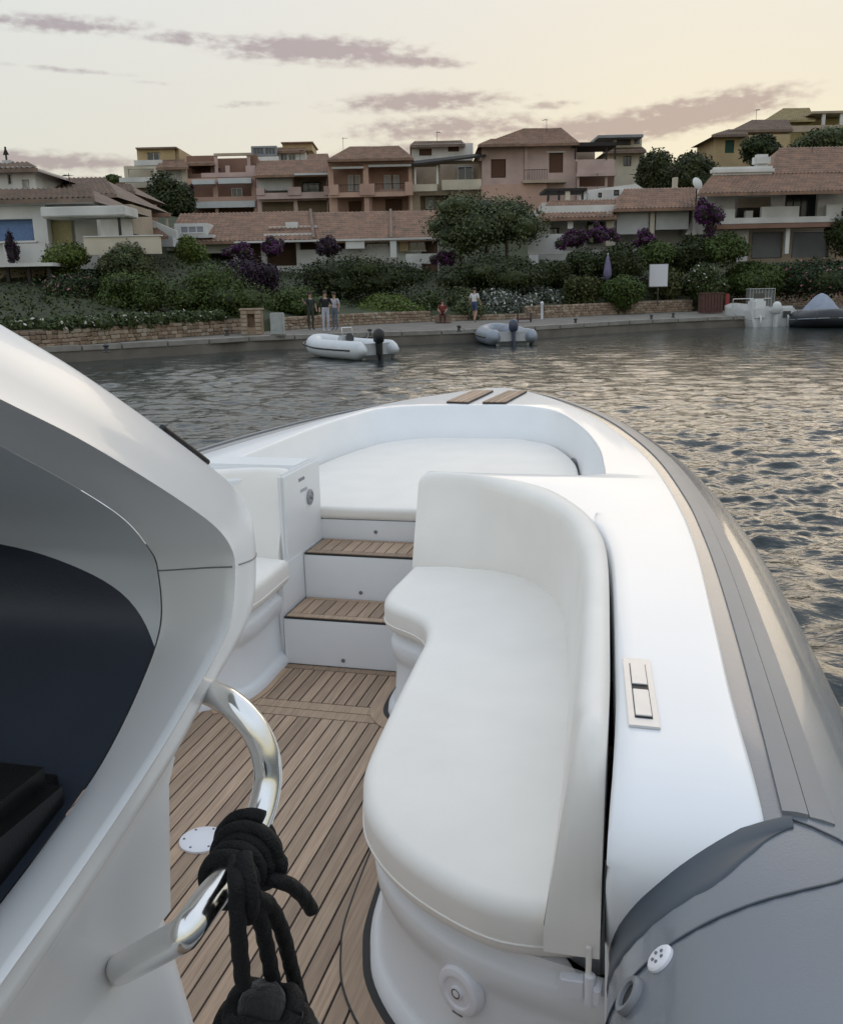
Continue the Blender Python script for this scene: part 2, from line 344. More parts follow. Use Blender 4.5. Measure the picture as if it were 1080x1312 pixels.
# foredeck
W_top = [(-.205,4.04),(-.222,4.25),(-.277,4.756),(-.407,5.42),(-.609,6.08),(-.80,6.33),(-.98,6.41),(-1.476,6.37),(-1.72,6.27),(-1.86,6.08),(-1.95,5.5),(-1.98,4.955),(-1.985,4.05)]
fd = [(o_x(3.15)-.004, 3.15)]+[(p[0]-.002, p[1]) for p in O_s if 3.15 < p[1]]+[tuple(p) for p in catmull(P_out, 8) if p[1] < 7.57]
fd += [(-2.02,-2.4)]+[(-2.02, 3.0),(-2.02, 3.5),(-1.53,3.88),(-1.53,4.03)]
fd += [tuple(p) for p in catmull(W_top, 8)][::-1]
fd += [(-.27,3.995),(-.40,3.99),(-.80,3.99),(-.975,4.0),(-.975,3.86)]
fd += [(p[0]+0.010*math.copysign(1, .5), p[1]+0.006) for p in G_s if p[1] > 3.15 and p[0] > -.93]
slab('foredeck', [fd], 0.60, DZ-.0012, 0.012, gel, boat)
# bow recess wall
seam = [(-.315,4.04),(-.325,4.3),(-.361,4.88),(-.433,5.40),(-.60,5.90),(-.76,6.09),(-.93,6.185),(-1.46,6.16),(-1.64,6.05),(-1.77,5.86),(-1.87,5.40),(-1.91,4.95),(-1.93,4.05)]
a = catmull(seam, 8); b = catmull(W_top, 8); rows = []
for s_, z_ in ((0.0, 0.50), (0.0, 0.545), (0.06, .575), (.33, .63), (.66, .69), (.88, .737), (.96, .755), (1.0, .7615), (1.03, .763)):
    rows.append([(*(a[i]*(1-s_)+b[i]*s_), z_) for i in range(len(a))])
MB().grid(rows).build('bow_coaming', gel_i, boat, auto=60)
# sun pad
sp = [(-1.90,4.05),(-1.495,4.035),(-.985,4.045),(-.335,4.05)]+[(CL+(x-CL)*.985, 4.0+(y-4.0)*.992) for x, y in [tuple(p) for p in catmull(seam[1:-1], 6)]]
slab('sunpad_cushion', [sp], 0.512, 0.572, 0.02, vinyl, boat)
MB().box(-1.93,-.32,4.04,6.2,.42,.508).build('sunpad_base', gel_i, boat)
# inflatable tube round the bow
tc_pts = [(.215,-2.4,.50),(.215,0,.50),(.215,1.2,.50),(.208,1.9,.50),(.190,2.6,.502),(.165,3.1,.505)]
for x, y in [p for p in O_out if p[1] > 3.3]:
    i = int(np.argmin(np.hypot(O_s[:, 0]-x, O_s[:, 1]-y))); tg = _n(O_s[min(i+1, len(O_s)-1)]-O_s[max(i-1, 0)]); nr_ = np.array([tg[1], -tg[0]])
    k = np.interp(y, [3.3, 7.5], [.035, .06]); tc_pts.append((x+nr_[0]*k, y+nr_[1]*k, .505))
for x, y in P_out: tc_pts.append((x-np.interp(y, [4.0, 5.0, 6.6, 7.2], [.10, .11, .06, .02]), y+(.05 if y > 7 else 0), .50))
tp = resample(catmull(tc_pts, 8), 170); tr = [np.interp(p[1], [5.5, 7.6], [.253, .235]) for p in tp]
MB().tube(tp, tr, 44).build('inflatable_tube', tubem, boat, smooth=True)
def on_tube(i, ang, dr):
    """ang from the crest, positive outboard"""
    t = _n(tp[min(i+1, len(tp)-1)]-tp[max(i-1, 0)]); o = np.array([t[1], -t[0], 0]); r = tr[i]+dr
    return tp[i]+r*(math.sin(ang)*o+math.cos(ang)*np.array([0, 0, 1.]))
i0 = int(np.argmin(np.abs(tp[:60, 1]-1.34)))
for a0, a1, h in ((-0.5, 8.5, .006), (8.5, 17.5, .003)):
    rows = []
    for i in range(i0, len(tp)-20):
        aa, ab = R_(a0), R_(a1); rows.append([on_tube(i, aa, -.004), on_tube(i, aa, h), on_tube(i, (aa+ab)/2, h*1.15), on_tube(i, ab-.01, h), on_tube(i, ab, -.004)])
    MB().grid(rows, cap=True).build('rub_strip', tubes_, boat, auto=40)
# collar where the moulding ends, cove shade put into its colour; seam and valves
ssm = lambda a_, b_, v: (lambda t_: t_*t_*(3-2*t_))(min(max((v-a_)/(b_-a_), 0), 1))
def edgeY(z): return float(np.interp(z, stp[:24, 1], stp[:24, 0]))
def ring(y, ang, dr): return np.array([.215-(.253+dr)*math.sin(ang), y, .50+(.253+dr)*math.cos(ang)])   # ang from crest towards inboard
rows = []
for k in range(70):
    an = R_(-2+k*1.95); y0 = float(np.interp(math.degrees(an), [-9, 0, 12, 25, 40, 55, 70, 85, 100, 115, 135], [1.372, 1.345, 1.318, 1.298, 1.284, 1.278, 1.288, 1.315, 1.35, 1.39, 1.44]))
    k_ = ssm(0, 16, k); rows.append([ring(y0+.03, an, .004), ring(y0+.004, an, .004)]+[ring(y0-o_*k_, an, h_) for o_, h_ in ((.004, .002), (.020, .0012), (.045, .0012), (.060, .0024), (.070, .0026), (.078, .0016), (.083, -.003))])
MB().grid(rows).build('shaded_collar', tubed, boat, smooth=True)
rows = catmull([ring(y_, R_(a_), .0012) for a_, y_ in ((-26,1.325),(-20,1.285),(-12,1.235),(0,1.195),(14,1.165),(30,1.142),(48,1.13),(66,1.13),(84,1.14),(102,1.16),(118,1.18))], 8)
MB().tube(rows, .0018, 6).build('tube_seam', tubed, boat, smooth=True)
MB().tube([ring(y_, R_(a_), .0020) for y_, a_ in ((1.375,-1),(1.362,-8),(1.348,-16),(1.33,-24))], .0018, 6).build('tube_seam', tubed, boat, smooth=True)
def valve(x, y, z_, r, dark):
    p = None
    for an in np.arange(0, 120, .5):                                                   # walk round the tube until the pixel's ray meets it
        d = ray(x, y); t_ = (.215-(.253)*math.sin(R_(an)))/d[0] if abs(d[0]) > 1e-6 else 1e9
    best = min(((abs((CAMP+ray(x, y)*s - np.array([.215, 0, .5]))[[0, 2]]@(CAMP+ray(x, y)*s - np.array([.215, 0, .5]))[[0, 2]]-.253**2), s) for s in np.linspace(.0003, .0011, 3000)))
    p = CAMP+ray(x, y)*best[1]; nrm = _n(np.array([p[0]-.215, 0, p[2]-.5]))
    o = MB().lathe([(r*.2, .0055), (r*.80, .006), (r*.90, .005), (r, .003), (r*1.02, -.004)] if not dark else [(r*.62, .002), (r*.66, .008), (r*.9, .009), (r, .004), (r, -.004)], p, nrm, 28).build('valve', plast if not dark else tubes_, boat, auto=40)
    if not dark:
        x_ = _n(np.cross(nrm, [0, 1., 0])); y_ = np.cross(nrm, x_); mb = MB()
        for k in range(5):
            c = p+nrm*.0060+r*.42*(math.cos(k*1.257)*x_+math.sin(k*1.257)*y_); mb.lathe([(r*.13, 0), (r*.10, .0015)], c, nrm, 8)
        mb.build('vent_hole', greyp, o)
    else: MB().lathe([(r*.6, .003), (r*.3, .0035)], p, nrm, 20).build('valve_mouth', blackr, o)
    return o
valve(846, 1229, .6, .021, False); valve(808, 1277, .5, .027, True)
# hull below
hs_ = []
for Y in np.linspace(-2.4, 7.2, 30):
    k = max(0.02, 1-max(0, (Y-3.5)/3.9)**2.2); hb = 1.28*k; kz = -.95+max(0, (Y-3))**2*.055
    hs_.append([(CL-hb, Y, .45), (CL-hb*.97, Y, .2), (CL-hb*.85, Y, -.35+max(0, Y-4)*.1), (CL, Y, kz), (CL+hb*.85, Y, -.35+max(0, Y-4)*.1), (CL+hb*.97, Y, .2), (CL+hb, Y, .45)])
MB().grid(hs_, cap=True).build('hull', gel_i, boat, auto=40)
MB().box(-2.4,-.0,-2.4,-2.34,0,.7).build('transom', gel_i, boat)

# ---- benches (starboard one from the photograph, port one its mirror image)
def offset(P, d):
    P = np.array(P); T = np.gradient(P, axis=0); T /= np.linalg.norm(T, axis=1)[:, None]; return P-d*np.stack([T[:, 1], -T[:, 0]], 1)
def bench(sgn):
    f = (lambda x: x) if sgn > 0 else (lambda x: mx(x)+.045)
    Af = resample(catmull(A_front, 6), 90); Ab = resample(catmull([(.03,1.405),(-.04,1.44)]+A_front[1:], 6), 90); rows = []
    for z, d in [(0.0,-.002),(.030,-.006),(.042,-.020),(.055,-.032),(.20,-.040),(.222,-.037),(.238,-.027),(.285,-.022),(.296,-.026),(.302,-.036),(.318,-.040),(.322,-.034),(.337,-.034)]:
        q = offset(Ab, d); rows.append([(f(p[0]), p[1], z) for p in q])
    Sr = resample(catmull(S_line, 10), 90)[::-1]; Ao = offset(Ab, -.02)
    rows.append([(f((Ao[i]*.4+Sr[i]*.6)[0]), (Ao[i]*.4+Sr[i]*.6)[1], .337) for i in range(90)])
    base = MB().grid(rows).build('bench_base', gel_i, boat, auto=45)
    out = [tuple(p) for p in Af]+[(-.80,3.60),(-.60,3.58),(-.45,3.50),(-.33,3.36),(-.25,3.07),(-.19,2.65),(-.15,2.2),(-.115,1.6)]
    # dome-topped cushion with a seamed edge
    c = slab('seat_cushion', [[(f(x), y) for x, y in out]], 0.336, 0.452, 0.034, vinyl, base, res=6)
    pw = MB().tube([(f(p[0]), p[1], .372) for p in offset(Af, .0)], .0028, 6).build('piping', vinyl, c, smooth=True)
    f = (lambda x: x) if sgn > 0 else mx
    S, T, G = resample(catmull(S_line, 10), 80), resample(catmull(T_line, 10), 80), resample(catmull(G_line, 10), 80)
    rows = []; n = 80
    for i in range(n):
        e = min((i+1)/3.0, 1.0); e = math.sqrt(1-(1-e)**2) if e < 1 else 1.0          # rounded ends
        dend = max(0.0, 1-np.linalg.norm(S[i]-S[-1])/.10); k = math.sqrt(max(1-dend**2, 0.0)) if dend > 0 else 1.0
        k = max(k, .04); top = .45+.352*(k if i > n//2 else (.80+.2*e)); s, t, g = S[i], T[i], G[i]
        L = lambda a, b, q: a*(1-q)+b*q
        h = lambda z: .45+(z-.45)*(top-.45)/.352
        w = s+(t-s)*(1.0 if k >= 1 else k)
        rows.append([(f(x), y, z) for (x, y), z in ((s, .405), (s, .46), (L(s, w, .35)*1.0, h(.57)), (L(s, w, .72), h(.68)), (L(s, w, .95), h(.755)), (L(w, g, .07), h(.782)), (L(w, g, .25), h(.797)), (L(w, g, .6), h(.802)), (L(w, g, .88), h(.795)), (g, h(.775)), (g, h(.65)), (g, .405))])
    MB().grid(rows, cap=True).build('backrest', vinyl, base, auto=60)
    return base
b_st = bench(1); b_po = bench(-1)
# speaker, step strip and hinge on the starboard bench
def on_bench(x, y):
    """pixel -> point on the aft wall of the bench (polyline swept upwards)"""
    Af = offset(resample(catmull(A_front, 6), 200), -.03); d = ray(x, y); best = None
    for i in range(110):
        p, q = Af[i], Af[i+1]; e = q-p; den = d[0]*e[1]-d[1]*e[0]
        if abs(den) < 1e-9: continue
        s = (p[0]*e[1]-p[1]*e[0])/den; u = ((d[0]*s-p[0])*e[0]+(d[1]*s-p[1])*e[1])/(e@e)
        if s > 0 and -.01 <= u <= 1.01 and (best is None or s < best[0]): n_ = np.array([e[1], -e[0], 0]); best = (s, n_/np.linalg.norm(n_))
    return CAMP+d*best[0], best[1]
p, nv = on_bench(590, 1268); nv = nv if nv@(CAMP-p) > 0 else -nv
spk = MB().lathe([(.052, -.012), (.053, .004), (.049, .011), (.040, .0145), (.034, .0135), (.031, .010), (.014, .010), (.0135, .0145), (.011, .0155)], p, nv, 40).build('speaker', plast, b_st, auto=35)
MB().lathe([(.0108, .0150), (.0108, .0162), (.006, .0150), (.002, .0145)], p, nv, 20).build('speaker_hub', mat('bronze_hub', (.16,.13,.11), .4, .1, metal=.6), spk, auto=40)
xv = _n(np.cross([0, 0, 1.], nv)); c = p-np.array([0, 0, .048])+nv*.006
MB().add([c+xv*a_+np.array([0, 0, b_])+nv*c_ for a_ in (-.012, .012) for b_ in (-.003, .004) for c_ in (0, .006)], [(0,1,3,2),(4,6,7,5),(0,4,5,1),(2,3,7,6),(0,2,6,4),(1,5,7,3)]).build('speaker_badge', greyp, spk)
MB().box(-.20,-.052,1.535,1.75,.28,.405).build('seat_corner', gel_i, b_st, bevel=.01)
hp = np.array([-.088, 1.445, .345])
hg = MB().box(-.128,-.083,1.425,1.448,.325,.368).build('seat_hinge', plast, b_st, bevel=.004)
MB().lathe([(.008, -.03), (.010, -.028), (.010, .03), (.008, .032)], (-.075,1.43,.348), (0,0,1), 14).build('hinge_pin', plast, hg, auto=40)
MB().box(-.068,-.055,1.41,1.445,.330,.365).build('hinge_leaf', plast, hg, bevel=.003)
MB().box(-.083,-.073,1.428,1.436,.368,.435).build('hinge_strap', vinyl, hg, bevel=.002)
# port end panel with lettering and a switch
MB().box(-2.0,-1.536,3.84,4.05,.42,.80).build('seat_end_block', gel_i, boat, bevel=.012)
pan = MB().box(-1.5345,-1.505,3.60,4.052,.40,.806).build('seat_end_panel', gel_i, boat, bevel=.012)
MB().box(-.975,-.5,3.84,3.985,.42,.70).build('seat_end_panel', gel_i, boat, bevel=.006)
pl = aty(388, 628, 3.84)
mw = Matrix.Translation((-1.5040, 3.815, .748))@Matrix.Rotation(R_(90), 4, 'Z')@Matrix.Rotation(R_(90), 4, 'X')
pale = mat('pale_ink', (.38,.38,.42), .5)      # two short printed marks, too small to read in the photograph
for yc, zc, wd, m_ in ((3.815, .748, .075, greyp), (3.835, .696, .085, pale)):
    mb = MB(); n_ = 6
    for k in range(n_): y_ = yc-wd/2+wd*k/n_; mb.box(-1.5048, -1.5042, y_, y_+wd/n_*.7, zc-.008, zc+.008-(.003 if k % 2 else 0))
    mb.build('printed_mark', m_, pan)
sw = MB().lathe([(.036, 0), (.036, .006), (.026, .010), (.024, .006), (.010, .006), (.008, .016), (.004, .018)], (-1.5045,3.90,.648), (1,0,0), 26).build('rotary_switch', mat('switch_grey', (.30,.30,.33), .35, .05), pan, auto=40)

# ---- steps with teak treads
def step(y0, y1, z0, z1, led):
    s_ = MB().box(-1.502,-.978,y0,y1,z0,z1-.012).build('step', gel_i, boat, bevel=.004)
    MB().box(-1.498,-.982,y0+.002,y1-.002,z1-.011,z1-.003).build('tread_caulk', caulk, s_)
    MB().box(-1.490,-.990,y0+.008,y0+.046,z1-.008,z1).build('plank', teakm, s_); MB().box(-1.490,-.990,y1-.034,y1-.008,z1-.008,z1).build('plank', teakm, s_)
    me = None
    for k in range(10):
        x = -1.490+k*.0505
        if me is None:
            o = MB().box(0,.0455,y0+.050,y1-.038,z1-.008,z1).build('plank', teakm, s_); me = o.data; o.location = (x, 0, 0)
        else: link('plank', me, None, s_, loc=(x, 0, 0))
    MB().lathe([(.0085, 0), (.0085, .003), (.005, .004)], (CL, y0-.001, led), (0,-1,0), 14).build('step_light', greyp, s_, auto=40)
step(3.513, 3.784, 0, .214, .033); step(3.784, 4.038, 0, .420, .246)
r3 = MB().box(-1.502,-.978,4.0395,4.07,.40,.51).build('step_riser', gel_i, boat)
MB().lathe([(.0085, 0), (.0085, .003), (.005, .004)], (CL, 4.0385, .459), (0,-1,0), 14).build('step_light', greyp, r3, auto=40)
MB().box(-1.53,-1.5035,3.53,4.035,.0,.43).build('step_cheek', gel_i, boat, bevel=.006); MB().box(-.9765,-.86,3.518,3.83,.0,.40).build('step_cheek', gel_i, boat, bevel=.006)
# ---- teak floor
fl = MB().box(-2.1,-.02,-2.3,3.60,-.03,-.004).build('floor', caulk, boat)
PW = .0465; x0s = [-.6085+PW*k for k in range(12, -30, -1)]
def plankset(y0, y1, xs):
    me = None
    for x in xs:
        if me is None: o = MB().box(0,PW-.006,y0,y1,-.006,0).build('plank', teakm, fl, loc=(x+.003,0,0)); me = o.data
        else: link('plank', me, None, fl, loc=(x+.003,0,0))
plankset(-1.5, 3.032, x0s); plankset(3.165, 3.465, [x for x in x0s if x < -.88 and x > -1.95])
for y0, y1 in ((3.038,3.095),(3.101,3.159),(3.471,3.511)): MB().box(-2.0,-.6,y0,y1,-.006,0).build('plank', teakm, fl)
Af = resample(catmull(A_front, 6), 120)
q0, q1 = offset(Af, .016), offset(Af, .066)
rows = [[(*q0[i], .0015), (*q0[i], .004), (*q1[i], .004), (*q1[i], .0015)] for i in range(0, 62)]
MB().grid(rows, cap=True).build('plank', teakm, fl)
for off, w_ in ((.066, .0045), (-.004, .020)):
    q0, q1 = offset(Af, off), offset(Af, off+w_); rows = [[(*q0[i], .001), (*q0[i], .0048), (*q1[i], .0048), (*q1[i], .001)] for i in range(0, 120 if off < 0 else 62)]
    MB().grid(rows, cap=True).build('caulk_line', caulk, fl)
q0, q1 = offset(Af, .016), offset(Af, .066)
for sg in (1, -1):
    g_ = (lambda x: x) if sg > 0 else mx
    rows = [[(g_(q0[i][0]), q0[i][1], .0015), (g_(q0[i][0]), q0[i][1], .004), (g_(q1[i][0]), q1[i][1], .004), (g_(q1[i][0]), q1[i][1], .0015)] for i in range(92, 114)]
    MB().grid(rows, cap=True).build('plank', teakm, fl)
dp = MB().lathe([(.066, 0), (.066, .006), (.060, .009), (.02, .0095)], (-1.235,2.205,0), (0,0,1), 36).build('deck_plate', plast, fl, auto=40)
for k in range(6): MB().lathe([(.004, 0), (.003, .002)], (-1.235+.052*math.cos(k*1.047+.3), 2.205+.052*math.sin(k*1.047+.3), .0092), (0,0,1), 8).build('screw', greyp, dp)
# ---- flush cleat
cc = [atz(x, y, DZ) for x, y in ((797,845),(832,848),(846,936),(805,932))]
cm = sum(cc)/4; cl_ = MB().add([(*p[:2], DZ+.0005) for p in cc]+[(*p[:2], DZ+.0055) for p in cc], [(3,2,1,0),(4,5,6,7),(0,1,5,4),(1,2,6,5),(2,3,7,6),(3,0,4,7)]).build('flush_cleat', steel, boat, bevel=.0012)
cl_.data.materials[0] = mat('satin_steel', (.62,.62,.62), .36, .03, 30, metal=.55)
def lerp4(u, v): return ((cc[0]*(1-u)+cc[1]*u)*(1-v)+(cc[3]*(1-u)+cc[2]*u)*v)[:2]
def quadbox(u0, u1, v0, v1, z0, z1):
    q = [lerp4(u0, v0), lerp4(u1, v0), lerp4(u1, v1), lerp4(u0, v1)]
    return MB().add([(*p, z0) for p in q]+[(*p, z1) for p in q], [(3,2,1,0),(4,5,6,7),(0,1,5,4),(1,2,6,5),(2,3,7,6),(3,0,4,7)])
quadbox(.22,.80,.10,.90, DZ+.0056, DZ+.0062).build('cleat_recess', blackr, cl_)
quadbox(.25,.77,.115,.44, DZ+.0064, DZ+.0095).build('cleat_plate', MATS['satin_steel'], cl_, bevel=.001); quadbox(.25,.77,.52,.885, DZ+.0064, DZ+.0095).build('cleat_plate', MATS['satin_steel'], cl_, bevel=.001)
# ---- teak pads on the bow
for pts in (((572,515),(605,501),(632,501),(600,516)), ((618,516),(650,501.5),(675,501.5),(648,516))):
    q = [atz(x, y, DZ+.008) for x, y in pts]
    pd = MB().add([(*p[:2], DZ+.001) for p in q]+[(*p[:2], DZ+.010) for p in q], [(3,2,1,0),(4,5,6,7),(0,1,5,4),(1,2,6,5),(2,3,7,6),(3,0,4,7)]).build('bow_tread', caulk, boat)
    for k in range(4):
        a_, b_ = (k+.06)/4, (k+.94)/4; qq = [q[0]*(1-a_)+q[3]*a_, q[1]*(1-a_)+q[2]*a_, q[1]*(1-b_)+q[2]*b_, q[0]*(1-b_)+q[3]*b_]
        MB().add([(*p[:2], DZ+.0105) for p in qq]+[(*p[:2], DZ+.016) for p in qq], [(3,2,1,0),(4,5,6,7),(0,1,5,4),(1,2,6,5),(2,3,7,6),(3,0,4,7)]).build('plank', teakm, pd)

# ---- helm console
E_px = [(-90,362),(0,415),(100,475),(200,545),(270,598),(302,627),(320,655),(327,690),(328,722),(325,770),(306,815),(262,890),(222,965),(165,1055),(110,1140),(50,1232),(0,1305),(-60,1390)]
C_px = [(-90,470),(0,515),(100,565),(200,625),(265,670),(290,700),(296,730),(291,790),(270,840),(200,960),(100,1110),(0,1250),(-60,1335)]
N_px = [(-90,522),(0,570),(100,625),(160,665),(190,700),(203,728),(207,800),(180,880),(130,980),(60,1080),(0,1160),(-60,1240)]
def curve(px, xs, n=110):
    k = len(px); pts = [atx(x, y, np.interp(i, range(k), np.interp(np.linspace(0, 1, k), np.linspace(0, 1, len(xs)), xs))) for i, (x, y) in enumerate(px)]
    return resample(catmull(pts, 10), n)
E = curve(E_px, [-.57,-.565,-.56,-.55,-.53,-.525]); Cc = curve(C_px, [-.50,-.50,-.50]); Nn = curve(N_px, [-.66,-.66,-.65])
rows = []
back = E+np.array([-.06, .03, -.004])
for q, (a_, b_) in ((0, (back, E)), (.55, (back, E)), (.9, (back, E))): rows.append(a_*(1-q)+b_*q)
for q in (.0, .04, .12, .3, .5, .7, .85): rows.append(E*(1-q)+Cc*q+np.array([.012*math.sin(math.pi*q), 0, 0]))
for q in (0.0, .04, .1, .2, .5, .8, .95, 1.0): rows.append(Cc*(1-q)+Nn*q+np.array([(.006 if q < .03 else 0), 0, 0]))
helm = MB().grid(rows).build('helm_console', gel, boat, auto=50)
# liner and dash: the inner edge carried across to port
_tc = np.array(catmull([(-1.97,.355),(-1.5,.36),(-1.2,.372),(-.98,.40),(-.82,.44),(-.72,.485),(-.655,.56)], 12)); t0 = lambda X: float(np.interp(X, _tc[:, 0], _tc[:, 1])); rl, rd = [], []
ts = np.linspace(0, 1, 110)
for X in np.linspace(0, 1, 50)**1.8*1.30:
    t_ = t0(-.66-X); tl = np.linspace(0, t_, 40); td = np.linspace(t_, 1, 40)
    pick = lambda tt: np.stack([np.interp(tt, ts, Nn[:, 0])-X-.002, np.interp(tt, ts, Nn[:, 1])+.0, np.interp(tt, ts, Nn[:, 2])], 1)
    rl.append(pick(tl)); rd.append(pick(td))
MB().grid(rl).build('console_liner', linerm, helm, smooth=True); MB().grid(rd).build('dashboard', dashm, helm, smooth=True)
# hood over the liner and a line of rubber where the windscreen sits
rows = [E[:46]+np.array([-x, .03+0*x, -.004]) for x in (.05, .3, .7, 1.0, 1.30)]
MB().grid(rows).build('console_hood', gel, helm, auto=50)
near = lambda Cv, q: int(np.argmin(np.linalg.norm(Cv[:, 1:]-q[1:], axis=1)))
k0, k1 = near(E, atx(222,549,-.558)), near(E, atx(273,597,-.556)); MB().tube(resample(E[k0:k1+1], 16)+np.array([-.004, .003, .004]), .0042, 8).build('windscreen_gasket', blackr, helm, smooth=True)
# shell seam
k = near(Cc, atx(296,731,-.5)); kn = near(Nn, atx(204,729,-.66)); ke = near(E, atx(328,712,-.55))
sv = []
for P0, P1, i0_, i1_ in ((Nn, Cc, kn, k), (Cc, E, k, ke)):
    for q in np.linspace(0, 1, 9):
        fi = i0_+(i1_-i0_)*q; pk = lambda Cv: np.array([np.interp(fi, range(110), Cv[:, c_]) for c_ in range(3)]); base_ = pk(P0)*(1-q)+pk(P1)*q
        if P0 is Cc: base_ = base_+np.array([.012*math.sin(math.pi*q), 0, 0])
        sv.append(base_+_n(CAMP-base_)*.0012)
MB().tube(sv, .0010, 6).build('shell_seam', greyp, helm, smooth=True)
ls = [atx(x, y, X_)+_n(CAMP-atx(x, y, X_))*.002 for x, y, X_ in ((0,641,-1.0),(60,645,-.9),(120,654,-.78),(160,664,-.69))]
# pedestal below the lower arm
def pf(z): return float(np.interp(z, [0,.25,.55,.78,.93,1.05], [1.12,1.09,1.02,.97,.93,.90]))
rows = []
for z in (0,.04,.2,.4,.55,.7,.78,.86,.90):
    yf = pf(z); xs_ = -.55-.02*z+(.03 if z < .06 else 0); ring_ = [(xs_, -.6, z), (xs_, -.2, z), (xs_, .2, z), (xs_, .5, z), (xs_, .7, z), (xs_, yf-.12, z)]
    ring_ += [(xs_-.10+.10*math.cos(a_), yf-.10+.10*math.sin(a_), z) for a_ in np.linspace(0, math.pi/2, 8)]
    ring_ += [(-1.2, yf, z), (mx(xs_)+.1, yf, z), (mx(xs_), yf-.1, z), (mx(xs_), -.6, z)]
    rows.append(ring_)
rows.append([(p_[0]*.9-.09, p_[1]*.9, .905) for p_ in rows[-1]])
MB().grid(rows, closed=True).build('pedestal', gel, helm, auto=50)
kl = next(i for i in range(58, 110) if E[i][1] < .915)
lo = E[kl:]; rows = [lo, lo+np.array([-.004, .010, -.012]), lo*np.array([0,1,1])+np.array([-.556, .012, -.05]), lo*np.array([0,1,0])+np.array([-.566, .006, 0])+np.array([0,0,.80])]
MB().grid(rows).build('pedestal_flare', gel, helm, auto=60)
fr, fn = E[42:kl+4], Nn[42:kl+4]; rows = [fr+np.array([-.004, .004, -.002]), fr+np.array([-.05, .03, -.02]), fn+np.array([-.06, .05, -.05]), fn+np.array([-.6, .05, -.05]), fn+np.array([-1.25, .05, -.05])]
MB().grid(rows).build('console_front', gel, helm, auto=60)
# padded black box on the dash
p = atx(92, 974, -.668); MB().box(-1.3,-.668,p[1]-.34,p[1],p[2]-.25,p[2]).build('helm_pad', blackv, helm, bevel=.022, seg=4, auto=50)
# hand rail
RX = -.425
rail = [atx(152,1243,-.565), atx(158,1240,-.54), atx(196,1219,-.475), atx(228,1202,RX-.012), atx(236,1197,RX-.003), atx(242,1189,RX), atx(248,1181,RX)]
arc = catmull([atx(x, y, X_) for x, y, X_ in ((262,1161,RX),(300,1110,RX),(330,1054,RX),(343,1003,RX),(339,962,RX-.004),(322,928,RX-.02),(296,902,RX-.05),(268,886,RX-.095),(240,880,RX-.14),(215,880,RX-.19))], 8)
MB().tube(rail+arc, .0168, 24).build('hand_rail', steel, helm, smooth=True)

# ------------------------------------------------------------------ rope and fender
ropem = mat('black_rope', (0.005, 0.005, 0.0055), 0.7, 0.3, 60, bump=0.5, bscale=300, spec=.3)
rope = empty('mooring_rope', 'black braided rope knotted round the steel hand rail', 'rope')
A0, A1 = atx(280,1142,RX), atx(338,1070,RX); ax = _n(A1-A0); u_ = _n(np.cross(ax, [0,0,1.])); v_ = np.cross(ax, u_); RR_ = .0084
hel = []
for k in range(0, 5*36+1):
    t_ = k/(5*36); a_ = 2*math.pi*k/36; rr = (.0172+RR_*.9+(.004 if t_ > .6 else 0))*(.40+.60*min(1, t_/.06, (1-t_)/.06))
    hel.append(A0+ax*np.linalg.norm(A1-A0)*(.10+.78*t_)+rr*(math.cos(a_)*u_+math.sin(a_)*v_))
MB().rope(hel, RR_).build('coil', ropem, rope, smooth=True)
hel2 = [h+ax*.009+(h-(A0+ax*((h-A0)@ax)))*.36 for h in hel[88:138]]
MB().rope(hel2, RR_).build('coil', ropem, rope, smooth=True)
MB().rope(catmull([atx(x, y, RX+d_) for x, y, d_ in ((322,1135,.0),(345,1128,.03),(368,1132,.045),(388,1148,.05),(399,1165,.05))], 8), RR_).build('tail', ropem, rope, smooth=True)
for pts in (((302,1104,.012),(303,1128,.033),(304,1152,.035),(306,1200,.035),(312,1262,.03)), ((318,1128,.035),(334,1180,.04),(345,1230,.035),(352,1270,.03)), ((325,1150,.04),(345,1160,.045),(362,1195,.045),(376,1250,.04),(398,1330,.03)), ((312,1095,.03),(318,1125,.042),(322,1160,.045),(318,1175,.035))):
    MB().rope(catmull([atx(x, y, RX+d_) for x, y, d_ in pts], 8), RR_*1.02).build('strand', ropem, rope, smooth=True)
fc = atx(335, 1262, RX+.03)
fen = empty('fender', 'black covered fender hanging from the knotted rope beside the helm', 'fender', tuple(fc-np.array([0, 0, .62])))
MB().lathe([(.004, .615), (.020, .612), (.026, .600), (.030, .585), (.046, .570), (.064, .545), (.070, .51), (.071, .12), (.066, .07), (.045, .03), (.018, .005), (.003, 0)], (0,0,0), (0,0,1), 28).build('fender_body', mat('fender_cover', (.008,.008,.009), .85, .2, 40, bump=.5, bscale=120, sheen=.2), fen, smooth=True)
cp = [np.array([.034*math.cos(a_), .034*math.sin(a_), .588+.006*math.sin(3*a_)]) for a_ in np.linspace(0, 2*math.pi, 30)]
MB().rope(cp, .0110).build('eye_rope', ropem, fen, smooth=True)
cp = [np.array([.048*math.cos(a_), .044*math.sin(a_), .566-.006*math.sin(2*a_)]) for a_ in np.linspace(0, 2*math.pi, 30)]
MB().rope(cp, .0110).build('eye_rope', ropem, fen, smooth=True)
